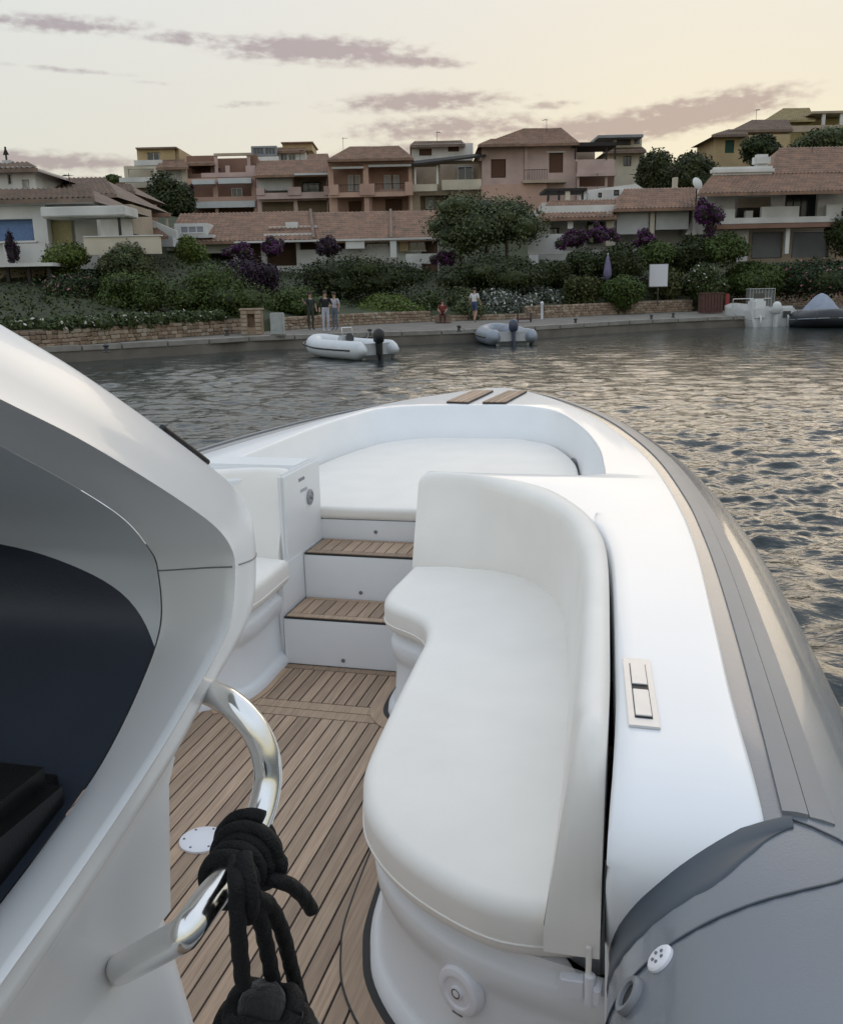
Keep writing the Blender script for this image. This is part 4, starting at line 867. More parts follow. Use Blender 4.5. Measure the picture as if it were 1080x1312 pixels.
# salmon block
B = Bld('apartment_block', 'salmon apartment block with two arched bays of white balcony doors', 'apartments', 473, 280, 92)
B.wall(salmon_w, 421, 203, 528, 280, [(428,215,465,245),(473,213,524,243),(432,253,466,272),(476,250.5,525,271)]); B.box('body', salmon_w, 422, 204, 527.5, 280, 94, 8); B.box('slab', salmon_w, 423, 245.3, 527, 250, 92.36, 1.6)
B.roof(419, 530, 204, 90.8, 449, 510, 187.5, 97, tile_r); B.box('cornice', salmon_w, 420, 204.5, 529, 210, 91.7, .28); B.box('awning_box', awn, 425, 213.5, 466, 216, 91.3, .3); B.box('awning_box', awn, 472, 210.5, 527, 213.4, 91.3, .3)
for x0, x1, y in ((422,434,236.5),(461,480,235.5),(519,529,233)): B.box('pier', salmon_w, x0, y, x1, 250, 91.2, .5)
B.box('parapet', salmon_w, 421, 246, 529, 252, 91.3, .3); B.rail(434.2, 236.5, 461, 246, 91.4, darkw, 12); B.rail(480.2, 235, 519, 246, 91.4, darkw, 16)
for x0, x1 in ((446,453),(455,462),(492,501),(504,512)): B.window(x0, 224, x1, 245, 93.75, white_w, blind, 0, False, 'door')
B.box('lower_door', shut, 447, 258, 463, 272, 93.9, .06); B.box('lower_door', shut, 494, 255, 515, 271, 93.9, .06); B.box('pilaster', salmon_w, 466.3, 210.5, 472.7, 272, 91.55, .12)
# white and cream block with black canopy
B = Bld('apartment_block', 'cream apartment block with black sloping canopy and white attic storey', 'apartments', 572, 280, 93)
B.wall(tan_w, 523, 207, 618, 280, [(532,213,559,241),(564,210,613,238),(538,250,575,272)]); B.box('body', tan_w, 522, 207, 617, 280, 95, 8); B.box('slab', cream_w, 530, 241.2, 617, 247, 93.36, 1.6)
B.wall(white_w, 527, 184, 606, 206, [(537,190,553,199),(574,185.5,588,194.5)], d=96, th=.3); B.box('attic_body', white_w, 528, 184, 605, 206, 96.6, 5); B.shutter(537,190,553,199,96.1); B.shutter(574,185.5,588,194.5,96.1); B.roof(525, 596, 186, 95.2, 532, 590, 180.5, 98.5, tile_b)
u0, u1, z0, z1 = B.R(525, 198, 622, 213, 92); MB().add([(u0,-1.6,z0),(u1,-1.6,z1-.35),(u1,.4,z1+.1),(u0,.4,z0+.5),(u0,-1.6,z0+.18),(u1,-1.6,z1-.17),(u1,.4,z1+.28),(u0,.4,z0+.68)],[(0,3,2,1),(4,5,6,7),(0,1,5,4),(1,2,6,5),(2,3,7,6),(3,0,4,7)]).build('canopy', darkw, B.root)
B.box('parapet', cream_w, 528, 236, 560, 245, 92, .25); B.box('parapet', cream_w, 566, 230, 617, 243, 92, .25); B.window(586,213,606,234,94.7,white_w,glassm,1,False,'door'); B.window(545,252,556,268,94.7,white_w,blind,1,False,'door'); B.box('post', white_w, 531, 213, 533, 236, 92.05, .12); B.box('post', white_w, 559, 212, 561.5, 236, 92.05, .12)
# big pink house
B = Bld('house', 'large pink hillside house with brown shutters and hipped tile roof', 'house', 690, 275, 92)
B.wall(pink_w, 617.5, 184, 738, 275, [(629,203,648,227),(703,196,721,222)], th=.35); B.box('body', pink_w, 618.5, 185, 737.5, 275, 92.36, 9); B.shutter(629,203,648,227,92.2); B.shutter(703,196,721,222,92.2)
B.roof(614, 742, 185, 91, 672, 718, 164.5, 97.5, tile_r); B.roof(612, 668, 185.5, 90.6, 630, 656, 178, 93.5, tile_r); B.box('window_trim', white_w, 700, 193.6, 724, 195.6, 91.9, .1); B.box('balcony_slab', tan_w, 670, 230.3, 726, 234, 90.8, 1.2); B.rail(671, 217, 701, 230, 90.9, darkw, 14)
B.wall(salmon_w, 617, 236, 700, 275, [], d=91.2, th=.7, nm='lower_wall'); B.box('projection', pink_w, 672, 184, 676, 274, 91.8, .19)
B.wall(pink_w, 739, 204, 787, 262, [(742,226,775,239),(778,226,786,240)], d=91.5); B.box('terrace_body', brick_w, 740, 205, 786, 262, 93.4, 6); B.box('pergola_roof', darkw, 734, 182, 790, 187, 91.2, 4); 
for x in (736, 776, 787): B.box('pergola_post', darkw, x, 187, x+2, 204, 91.4, .15)
B.box('terrace_wall', tan_w, 738, 187, 762, 204, 96, .2); B.box('terrace_beam', pink_w, 738, 221.5, 790, 225.6, 91.1, .3)
B = Bld('house', 'small cream tower house with flat dark roof beside the pink house', 'house', 800, 240, 104)
B.wall(cream_w, 776, 193, 825, 245, [(798,200,808,213),(818,201,823,207)], th=.3); B.window(798,200,808,213,104.1,darkw,glassm,1,False); B.window(818,201,823,207,104.1,darkw,glassm,0,False); B.box('body', cream_w, 777, 193, 824, 245, 104.5, 6)
B.roof(772, 828, 194, 103, 780, 822, 189, 106, tile_b); B.wall(cream_w, 786, 175, 822, 189, [(812,177,819,185),(790,178,808,186)], d=105, th=.3); B.box('attic_body', grey_w, 787, 176, 821, 189, 106, 5); B.box('flat_roof', grey_w, 766, 172.5, 824, 176, 103.5, 6)
# long row under one tile roof
B = Bld('terrace_row', 'long low row of white houses under one continuous tiled roof', 'terraced houses', 395, 352, 66)
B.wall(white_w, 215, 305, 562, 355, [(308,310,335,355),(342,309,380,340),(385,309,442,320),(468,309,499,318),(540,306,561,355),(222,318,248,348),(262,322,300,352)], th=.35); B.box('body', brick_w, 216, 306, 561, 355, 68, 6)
B.roof(212, 402, 309, 65, 232, 398, 272, 71.5, tile_r, pitch=.3); B.roof(402.5, 502, 308, 65.1, 392, 500, 271.5, 71.4, tile_r, pitch=.3, nm='roof'); B.roof(502.5, 563, 306, 65.2, 500.5, 560, 270, 71.3, tile_r, pitch=.3)
for x in (402, 501.5):
    q0 = B.R(x, 307, x+1, 308, 65); q1 = B.R(x-4 if x < 450 else x-1, 270.5, x, 271.5, 71.4); MB().tube([(q0[0], -1, q0[3]+.08), (q1[0], 5.4, q1[3]+.08)], .11, 8).build('roof_hip', tile_b, B.root)
B.box('gutter', white_w, 300, 306.5, 560, 309, 64.8, .2); B.box('dormer', white_w, 224, 286, 266, 303, 66.2, 2.5); B.window(231,289,262,299,66.1,white_w,grey_w,2,False); B.box('dormer_base', white_w, 219, 301, 273, 305, 65.2, 1.6)
B.box('skylight_frame', white_w, 338, 299, 402, 303, 65.9, .5); B.box('skylight_frame', white_w, 344, 289.5, 406, 292, 67.8, .4); B.box('skylight', tile_b, 345, 292.3, 402, 298.7, 67, .2); B.box('roof_vent', white_w, 366, 284.5, 381, 293, 67.5, .6)
B.box('wall_panel', white_w, 443, 308.5, 467, 318.5, 64.9, .1); B.window(469,310,498,325,66.1,white_w,glassm,2,False); B.box('pillar', white_w, 500, 306, 508, 330, 64.9, .3); B.window(524,309,545,321,65.9,tan_w,glassm,1,True); B.box('garden_parapet', white_w, 520, 325, 565, 338, 63.5, .3); B.box('flower_bracket', ochre_w, 512, 308, 523, 322, 65.6, .3)
B.box('side_awning', awn, 205, 302, 222, 316, 62, 1.5)
# ramped white stair wall and grey shed roof left of the row
B = Bld('stair_wall', 'sloping white stair wall between the villa and the tiled row', 'wall', 200, 312, 60)
u0, u1, z0, z1 = B.R(172, 281, 226, 306, 60); MB().add([(u0,0,z1-.2),(u1,0,z0),(u1,0,z0+.45),(u0+.5,0,z1+.25),(u0,.4,z1-.2),(u1,.4,z0),(u1,.4,z0+.45),(u0+.5,.4,z1+.25)],[(0,1,2,3),(7,6,5,4),(0,4,5,1),(1,5,6,2),(2,6,7,3),(3,7,4,0)]).build('coping', white_w, B.root)
B.box('wall', tan_w, 126, 272, 172, 304, 60.6, .4); B.roof(118, 216, 304, 58, 140, 172, 274, 64, tile_r, back=False); B.box('pergola', brick_w, 172, 273, 218, 278, 61, .3)
for x in (174, 192, 213): B.box('pergola_post', tan_w, x, 278, x+2.5, 300, 61.1, .15)
# white house with blinds right of centre
B = Bld('house', 'low white house with two lowered canvas blinds and tiled roof', 'house', 790, 335, 64)
B.wall(white_w, 690, 262, 892, 335, [(704,283,776,320),(789,273,832,320),(838,266,886,320)], th=.35); B.box('body', white_w, 691, 264, 891, 335, 66, 6)
B.roof(688, 790, 279, 62.8, 704, 792, 256, 67, tile_r); B.roof(786, 896, 267, 62.9, 800, 890, 241, 67.2, tile_r); B.box('blind', blind, 790, 272, 830.5, 300, 63.7, .06); B.box('blind', blind, 840, 264.5, 882, 294, 63.7, .06)
B.box('eave_beam', tan_w, 690, 279.6, 786, 283, 63.3, .3); B.box('eave_beam', tan_w, 786, 268, 892, 271, 63.3, .3); B.box('pillar', cream_w, 776.5, 272, 786, 315, 63.5, .4); B.box('pillar', cream_w, 832.5, 270, 838, 310, 63.5, .4); B.window(702,292,716,311,65.6,darkw,glassm,1,False,'door'); B.window(752,284,770,312,65.6,darkw,glassm,1,False,'door')
B.box('terrace_wall', white_w, 676, 300, 722, 326, 62, .3); B.box('lamp_box', white_w, 727, 284, 734, 293, 63.2, .2)
B.wall(white_w, 753, 243, 808, 257, [(766,246.5,771,253),(786,243.5,793,251)], d=69, th=.3, nm='gable_wall'); B.window(766,246.5,771,253,69.1,darkw,glassm,0,False); B.window(786,243.5,793,251,69.1,darkw,glassm,0,False); B.box('gable_body', white_w, 754, 243, 832, 257, 69.5, 4)
u0, u1, z0, z1 = B.R(753, 235, 832, 243, 69); MB().add([(u0,0,z0+.02),(u1,0,z0-.2),(u1-1.0,0,z1),(u0+3.2,0,z1-.05),(u0,4,z0+.02),(u1,4,z0-.2),(u1-1.0,4,z1),(u0+3.2,4,z1-.05)],[(0,1,2,3),(7,6,5,4),(0,4,5,1),(1,5,6,2),(2,6,7,3),(3,7,4,0)]).build('gable_roof', white_w, B.root).location = (0, 5.1, 0)
B.box('pergola_roof', darkw, 698, 241, 752, 244.5, 67.5, 3); B.box('terrace_rail', white_w, 694, 259, 756, 263, 67.2, .25)
for x in (701, 715, 724, 745): B.box('pergola_post', cream_w if x == 724 else darkw, x, 244.6, x+(6 if x == 724 else 2.5), 259, 67.6, .2)
B.box('chimney', cream_w, 863, 227, 868, 245, 68, .5)
# white house at the right
B = Bld('house', 'white two storey house with broad tiled eaves and recessed terrace', 'house', 985, 330, 64)
B.wall(white_w, 904, 240, 1120, 287, [(941,251,989,287),(1005,241,1047,287),(1065,241,1120,287)], th=.35); B.box('body', white_w, 905, 236, 1120, 330, 67, 7); B.box('back_light_wall', cream_w, 944, 251, 988, 266, 66.8, .1)
B.roof(893, 1125, 246, 62, 912, 1125, 223, 66.5, tile_r, back=False); B.roof(985, 1125, 222, 66.4, 998, 1125, 188, 71, tile_r); B.box('white_coping', white_w, 912, 213, 993, 223.5, 66.2, .6, bevel=.15)
B.box('chimney', white_w, 967, 197, 988, 213, 66.3, .8, bevel=.18)
B.box('terrace_parapet', white_w, 975, 264.5, 1023, 284, 63.4, .3); B.box('terrace_parapet', white_w, 923, 278, 1080, 285.5, 63.0, .3); B.box('parapet_block', white_w, 1058, 262, 1078, 284, 63.3, .3); B.box('parapet_block', white_w, 925, 268, 941, 284, 63.3, .3); B.box('floor_edge', brick_w, 918, 285.8, 1120, 291.5, 62.8, 1.2)
B.window(1006,243,1046,280,64.9,darkw,mat('dark_glass_door', (.02,.03,.035), .15, .1),3,False,'door'); B.box('bench', darkw, 946, 266, 974, 284, 64.6, .4); B.box('pot', white_w, 955, 270, 964, 283, 63.9, .4)
B.wall(white_w, 905, 291.8, 958, 335, [], th=.35, nm='lower_wall'); B.wall(tan_w, 958.3, 291.8, 1120, 335, [(962,296,1002,330),(1014,296,1062,330)], d=65.2, th=.3, nm='lower_wall'); B.box('lower_shutter', grey_w, 963, 297, 1001, 330, 65.4, .06); B.box('lower_shutter', grey_w, 1015, 297, 1061, 330, 65.4, .06); B.box('column', white_w, 1006, 292, 1011, 325, 63.2, .3)
u0, u1, z0, z1 = B.R(880, 246, 912, 300, 64); MB().add([(u0,.2,z0),(u1,.2,z0),(u1,.2,z1-.1),(u1-.6,.2,z1-.1),(u0,6,z0),(u1,6,z0),(u1,6,z1-.1),(u1-.6,6,z1-.1)],[(0,1,2,3),(7,6,5,4),(0,4,5,1),(1,5,6,2),(2,6,7,3),(3,7,4,0)]).build('buttress', white_w, B.root)
u0, u1, z0, z1 = B.R(886, 228, 899, 243, 63); MB().lathe([(.42,0),(.36,.07),(.2,.12),(.03,.15)], ((u0+u1)/2, -1.1, (z0+z1)/2), (.5,-.8,.35), 18).build('satellite_dish', white_w, B.root, auto=40)
MB().tube([((u0+u1)/2, -1.0, (z0+z1)/2-.1), ((u0+u1)/2, -.9, z0-1.3)], .04, 6).build('dish_mast', darkw, B.root)
# ochre houses on the ridge
B = Bld('house', 'ochre gabled house with one green shutter on the ridge', 'house', 950, 220, 96)
B.wall(ochre_w, 914, 172, 954, 225, [(928,179.5,939.5,196)], th=.3); B.shutter(928,179.5,939.5,196,96.1,green_s); B.box('body', ochre_w, 914.5, 173, 1010, 225, 96.4, 6); B.roof(911, 958, 173, 95, 934, 955, 166, 98.5, tile_b)
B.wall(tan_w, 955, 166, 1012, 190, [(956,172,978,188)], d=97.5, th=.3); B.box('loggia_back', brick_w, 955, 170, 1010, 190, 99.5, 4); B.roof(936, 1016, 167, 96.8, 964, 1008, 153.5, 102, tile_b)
B = Bld('house', 'yellow house on the skyline with a white pergola terrace', 'house', 1025, 190, 116)
B.wall(yellow_w, 984, 153, 1040, 185, [], th=.3); B.box('body', yellow_w, 985, 152, 1120, 185, 117, 7); B.roof(978, 1044, 154.5, 114.5, 1004, 1036, 138.5, 121, mat('roof_tile_yellow', (.30,.235,.12), .88, .25, 1.5, bump=.3))
B.box('pergola_roof', tan_w, 1040, 141.5, 1125, 144.5, 114, 5); B.box('terrace_wall', tan_w, 1010, 160, 1125, 168, 113.5, .4)
for x in (1053, 1076): B.box('pergola_post', white_w, x, 144.6, x+4, 160, 114.2, .3)

# ------------------------------------------------------------------ trees and shrubs
tree(543, 234, 699, 340, 350, 60, 'grey', 'broad grey green olive tree in front of the apartments', trunks=3, lumps=22, dens=1.3)
tree(818, 179, 872, 262, 265, 90, 'pine', 'dark round tree on the ridge next to the cream tower house'); tree(852, 188, 926, 264, 268, 86, 'pine', 'spreading dark tree on the ridge against the ochre house')
tree(1012, 158, 1120, 214, 220, 88, 'grey', 'grey green tree below the yellow skyline house'); tree(950, 167, 1006, 214, 216, 90, 'dark', 'dark round tree in front of the ochre gabled house', trunks=1)
tree(174, 224, 250, 290, 292, 88, 'dark', 'dark evergreen tree below the ochre hilltop house'); tree(128, 221, 160, 240, 250, 105, 'mid', 'small tree on the skyline behind the brown roofed house', trunks=1)
SH = [(38,303,112,350,42.5,'bright','light green bush against the white villa wall',0), (110,308,204,356,42.5,'grey','feathery grey green bush below the cream terrace parapet',0), (56,342,130,402,41,'pink','dark oleander with pink flowers beside the low shelter',0),
 (98,338,206,412,40.8,'mid','dense green bush between the pink oleander and the clipped round bush',0), (196,338,338,420,41.2,'mid','big rounded green bush above the stone pillar',0), (216,296,262,336,52,'bright','light green young tree crown in front of the tiled row',0),
 (268,318,362,392,50,'plum','dark plum bougainvillea mass under the tiled row',0), (282,304,330,334,58,'purple','purple bougainvillea climbing the tiled row wall',0), (332,298,372,330,62,'purple','purple bougainvillea under the roof skylight',0), (344,316,548,390,53,'dark','huge dark rounded shrub behind the people on the quay',0),
 (402,300,436,322,61,'plum','small dark vine under the gutter of the tiled row',0), (332,362,414,404,46,'mid','clipped green hedge end behind the stone pillar',0), (446,374,546,410,51,'bright','bright green low hedge behind the white dinghy',0), (520,368,575,412,52,'flower','flowering bush next to the seated figure in red',0),
 (566,318,700,372,55,'dark','wide dark hedge under the olive tree',0), (572,362,612,404,53,'grey','grey green bush behind the walking man in white',0), (606,364,672,402,54,'silver','silver leaved bush behind the grey dinghy',0), (660,360,724,396,56,'silver','silver leaved bush covered in pale flowers',0),
 (552,316,586,340,60,'purple','purple bougainvillea beside the white garden parapet',0), (688,328,732,366,57,'dark','dark bush below the white terrace wall',0), (714,286,756,318,60,'purple','purple bougainvillea on the white house terrace',0), (750,282,792,310,60.5,'purple','purple bougainvillea next to the canvas blind',0),
 (724,310,780,356,58,'dark','dark bush below the bougainvillea terrace',0), (772,300,826,362,57,'dark','dark upright bush beneath the canvas blinds',0), (718,348,776,392,56,'olive','olive green rounded bush right of the silver leaved bushes',0), (770,346,834,392,55.5,'mid','green bush beside the small white post lamp',0), (690,342,726,372,58.5,'mid','green bush left of the folded parasol',0),
 (814,304,868,346,60,'mid','green bush in front of the right hand canvas blind',0), (832,334,884,388,59.5,'olive','tall grassy bush behind the blank notice board',0), (876,336,938,388,59,'flower','white flowering bush right of the notice board',0), (862,300,916,346,61,'dark','dark bush below the white buttress',0),
 (904,292,960,340,60.5,'mid','clipped green hedge block under the purple bougainvillea',0), (890,248,932,302,61.5,'purple','tall purple bougainvillea on the corner of the white house',0), (812,288,846,316,61,'purple','purple bougainvillea between the two canvas blinds',0), (926,326,1010,384,60,'mid','green hedge behind the moored white motorboat',0),
 (1000,322,1110,386,59.5,'pink','long hedge dotted with pink flowers behind the dark dinghy',0), (1062,262,1110,330,62,'dark','dark creeper on the edge of the white house',0), (232,226,250,272,93,'purple','purple creeper on the edge of the brown apartment block',0), (2,288,24,340,43.8,'plum','pink bougainvillea growing on the villa wall',0)]
for x0, y0, x1, y1, d, k, lb, _ in SH:
    bush(x0, y0, x1, y1, d, k, lb, name='bougainvillea' if k in ('purple',) else 'shrub', cat='bougainvillea' if k == 'purple' else 'shrub', lumps=12 if x1-x0 > 100 else 8)
garden_wall(sE, sF-1.5, .30, .30, 'knee high stone kerb wall behind the walking man')
for q_, (a_, b_, c_, d_, lb) in enumerate(((575,372,628,414,'silver leaved bush spilling over the kerb wall behind the walking man'),(622,374,668,412,'low silver bush above the grey dinghy'),(655,372,700,410,'pale low bush next to the thin white post'))): bush(a_, b_, c_, d_, 51.5+q_*.6, ('grey','silver','silver')[q_], lb)
# ground cover on top of the long wall: nobody could count it
mbv, mbf = [], []
for i in range(26):
    s = sA-1+(sB-sA-1)*i/25; p = wp(s); n_ = np.array([0, 1.]); c = np.array([*(p+HF*(.55+.3*random.random())), QZ+.72])
    V, Fq = foliage(c, (.75, .55, .42), .085, 4, 900+i, .9); o = len(mbv); mbv += V; mbf += [tuple(j+o for j in f) for f in Fq]
me = bpy.data.meshes.new('ground_cover'); me.from_pydata(mbv, [], mbf); me.update()
kind(link('ground_cover', me, LM['flower']), 'stuff')['label'] = 'low ground cover with small white flowers along the stone wall'

# ivy and low growth over the bank behind the walls
g = np.random.default_rng(55); n = 95000; ii = g.uniform(2, 117, n); sv = g.uniform(.2, 1, n)**1.5*24
P = []
for a_, s2 in zip(ii, sv):
    i = int(a_); f_ = a_-i; w0 = w_[i]*(1-f_)+w_[i+1]*f_; n0 = nrm[i]*(1-f_)+nrm[i+1]*f_; p_ = w0+n0*(s2+.35); P.append((*p_, ground_z(s2)+abs(g.normal(0, .22))))
P = np.array(P); keep = np.abs(np.arctan2(P[:, 0], P[:, 1])-R_(-13.5)) < R_(30); P = P[keep]; n = len(P); nn = g.normal(0, .6, (n, 3))+np.array([0, 0, .8]); nn /= np.linalg.norm(nn, axis=1)[:, None]
a_ = np.cross(nn, g.normal(size=(n, 3))); a_ /= np.linalg.norm(a_, axis=1)[:, None]; b_ = np.cross(nn, a_); sz = g.uniform(.05, .10, n)[:, None]
Q = np.stack([P-a_*sz, P-b_*sz*.55, P+a_*sz, P+b_*sz*.55], 1).reshape(-1, 3)
me = bpy.data.meshes.new('undergrowth'); me.from_pydata(Q.tolist(), [], (np.arange(n)[:, None]*4+np.arange(4)).tolist()); me.update()
kind(link('undergrowth', me, LM['under']), 'stuff')['label'] = 'dark low undergrowth on the bank between the shrubs'

# television aerials on the ridges
def aerial(x, y0, y1, d, label):
    p = atd(x, y1, d); h = atd(x, y0, d)[2]-p[2]; mb = MB().tube([(0,0,-.3),(0,0,h)], .02, 5)
    for k in range(5): mb.box(-.28+.04*k,.28-.04*k,-.008+.12*k,.008+.12*k,h-.1,h-.085)
    mb.box(-.01,.01,-.05,.6,h-.1,h-.09)
    tag(mb.build('aerial', darkw, loc=tuple(p), fixn=False), label, 'aerial').rotation_euler = (0, 0, VIEW_YAW+x*.01)
for a_ in ((440,176,192,95,'thin television aerial on the salmon block roof'),(700,152,168,96,'thin television aerial on the pink house ridge'),(560,168,182,98,'thin television aerial over the cream block attic'),(1040,172,190,70,'thin television aerial on the white house ridge'),(90,222,238,54,'thin television aerial on the villa roof'),(385,192,207,98,'thin television aerial on the middle apartment roof'),(968,140,156,101,'thin television aerial on the ochre gabled house'),(765,222,238,72,'thin television aerial by the white gable')): aerial(*a_)
# ------------------------------------------------------------------ things on the quay
iron = mat('painted_iron', (.05,.05,.05), .6, .2, 8); rust = mat('rusty_brown', (.085,.04,.03), .8, .25, 6, bump=.4); redp = mat('red_paint', (.30,.04,.035), .6, .1); signw = mat('sign_white', (.66,.66,.70), .5, .02, 2)
def at_quay(x, y): return atz(x, y, QZ+.005)
def px_h(px_, D): return px_*D/1236.0
# stone pillar with a niche
p = at_quay(323, 429); t = empty('stone_pillar', 'square stone pillar with a dark niche at the end of the wall', 'pillar', tuple(p), VIEW_YAW); D = p[:2]@HF
w2, h2 = px_h(27, D)/2, px_h(31, D); MB().box(-w2,-w2*.35,0,.5,0,h2).box(w2*.35,w2,0,.5,0,h2).box(-w2*.349,w2*.349,.3,.5,0,h2*.94).box(-w2*.349,w2*.349,0,.299,h2*.86,h2*.999).box(-w2*.349,w2*.349,0,.299,0,h2*.30).build('masonry', stonem[0], t)
MB().box(-w2-.05,w2+.05,-.05,.55,h2+.002,h2+.08).build('cap_stone', stonem[1], t, bevel=.02)
for k in range(6):
    for sx in (-1, 1):
        hh = h2/6; MB().box(sx*w2*.68-w2*.29, sx*w2*.68+w2*.29, -.03, .0-.001, k*hh+.015, (k+1)*hh-.015).build('stone', stonem[(k*2+sx) % 4], t, bevel=.012)
# power pedestal
p = at_quay(355, 431); D = p[:2]@HF; t = empty('service_pedestal', 'pale grey service pedestal standing beside the stone pillar', 'pedestal', tuple(p), VIEW_YAW-.2); w2, h2 = px_h(17, D)/2, px_h(30, D); lg = mat('pale_grey_paint', (.36,.37,.36), .6, .12, 5)
MB().box(-w2,w2,0,.3,.06,h2).build('cabinet', lg, t, bevel=.03); MB().box(-w2*1.1,w2*1.1,-.03,.33,0,.06).build('plinth', conc, t); MB().box(-w2*.7,w2*.7,-.012,-.001,h2*.25,h2*.85).build('door', lg, t, bevel=.004)
# notice board
p = atd(842, 392, 58); zt = atd(842, 339, 58)[2]; zb = atd(842, 367, 58)[2]; t = empty('notice_board', 'blank white notice board on a thin post above the wall', 'sign', tuple(p), VIEW_YAW); w2 = px_h(23, 58)/2
MB().box(-.03,.03,.03,.09,0,zb-p[2]+.3).build('post', iron, t); MB().box(-w2,w2,0,.03,zb-p[2],zt-p[2]).build('panel', signw, t, bevel=.006); MB().box(-w2-.03,w2+.03,.031,.045,zb-p[2]-.03,zt-p[2]+.03).build('frame', lg, t)
# bins, crate, cage
p = at_quay(912, 402); D = p[:2]@HF; t = empty('litter_bin', 'dark brown slatted bin enclosure set into the wall', 'bin', tuple(p), VIEW_YAW); w2, h2 = px_h(27, D)/2, px_h(25, D)
MB().box(-w2,w2,.03,.8,.05,h2).build('body', rust, t); MB().box(-w2-.03,w2+.03,0,.83,h2+.002,h2+.07).build('lid', rust, t)
for k in range(7): x = -w2+2*w2*(k+.1)/7; MB().box(x,x+2*w2/7*.8,0,.028,.04,h2-.03).build('slat', rust, t)
p = at_quay(931, 401); t = empty('fire_post', 'small red post box beside the brown bin', 'post', tuple(p), VIEW_YAW); MB().box(-.10,.10,0,.2,.3,px_h(22, 60)).build('box', redp, t, bevel=.02); MB().box(-.03,.03,.07,.13,0,.3).build('stem', iron, t)
p = at_quay(975, 399); D = p[:2]@HF; t = empty('wire_cage', 'grey wire cage crate on the quay behind the white motorboat', 'cage', tuple(p), VIEW_YAW); w2, h2 = px_h(32, D)/2, px_h(28, D); mb = MB()
for k in range(9): x = -w2+2*w2*k/8; MB().box(x-.015,x+.015,-.01,.02,.0,h2).build('bar', lg, t)
MB().box(-w2,w2,.021,.7,.05,h2-.05).build('crate', mat('crate_grey', (.14,.14,.13), .8, .2), t); MB().box(-w2-.02,w2+.02,-.03,.74,h2+.002,h2+.05).build('lid', lg, t)
for x, y, lb in ((291,424,'small black mooring bollard on the long quay near the pillar'),(137,446,'small black mooring bollard at the villa end of the quay'),(474,424,'small black mooring bollard behind the white dinghy'),(588,419,'small black mooring bollard beside the walking man'),(737,409,'small black mooring bollard below the olive bush'),(834,404,'small black mooring bollard below the notice board'),(862,401,'small black mooring bollard left of the brown bin')):
    p = at_quay(x, y+6); tag(MB().lathe([(.10,0),(.10,.03),(.06,.05),(.055,.16),(.09,.20),(.09,.23),(.05,.26),(.01,.265)], (0,0,0), (0,0,1), 14).build('bollard', iron, auto=40, loc=tuple(p)), lb, 'bollard')
p = at_quay(694, 409); t = tag(MB().lathe([(.07,0),(.07,.75),(.09,.78),(.09,.86),(.03,.92),(.005,.93)], (0,0,0), (0,0,1), 12).build('post_light', signw, auto=40, loc=tuple(p)), 'thin white post at the end of the right hand wall', 'post')
p = atd(789, 390, 56.5); t = empty('post_lamp', 'small garden lamp with white head among the bushes', 'lamp', tuple(p), VIEW_YAW); MB().box(-.12,.12,0,.2,0,.75).build('post', rust, t); MB().box(-.13,.13,-.02,.2,.752,1.2).build('head', signw, t, bevel=.03)
p = atd(778, 352, 57.0); t = empty('parasol', 'folded mauve parasol standing between dark bushes', 'parasol', tuple(p), VIEW_YAW); MB().lathe([(.05,-.4),(.26,.0),(.22,.35),(.12,.9),(.03,1.15)], (0,0,0), (0,0,1), 12).build('canopy', mat('mauve_cloth', (.16,.14,.24), .8, .1), t, smooth=True); MB().tube([(0,0,-1.2),(0,0,1.25)], .03, 8).build('pole', signw, t)
p = at_quay(690, 409); D = p[:2]@HF
t = empty('boat_trailer', 'low dark rack on the quay behind the grey dinghy', 'rack', tuple(at_quay(672, 413)), VIEW_YAW); MB().box(-.35,.35,0,.35,.12,.2).build('shelf', rust, t)
for x in (-.32, .32): MB().box(x-.03,x+.03,.02,.33,0,.45).build('leg', iron, t)
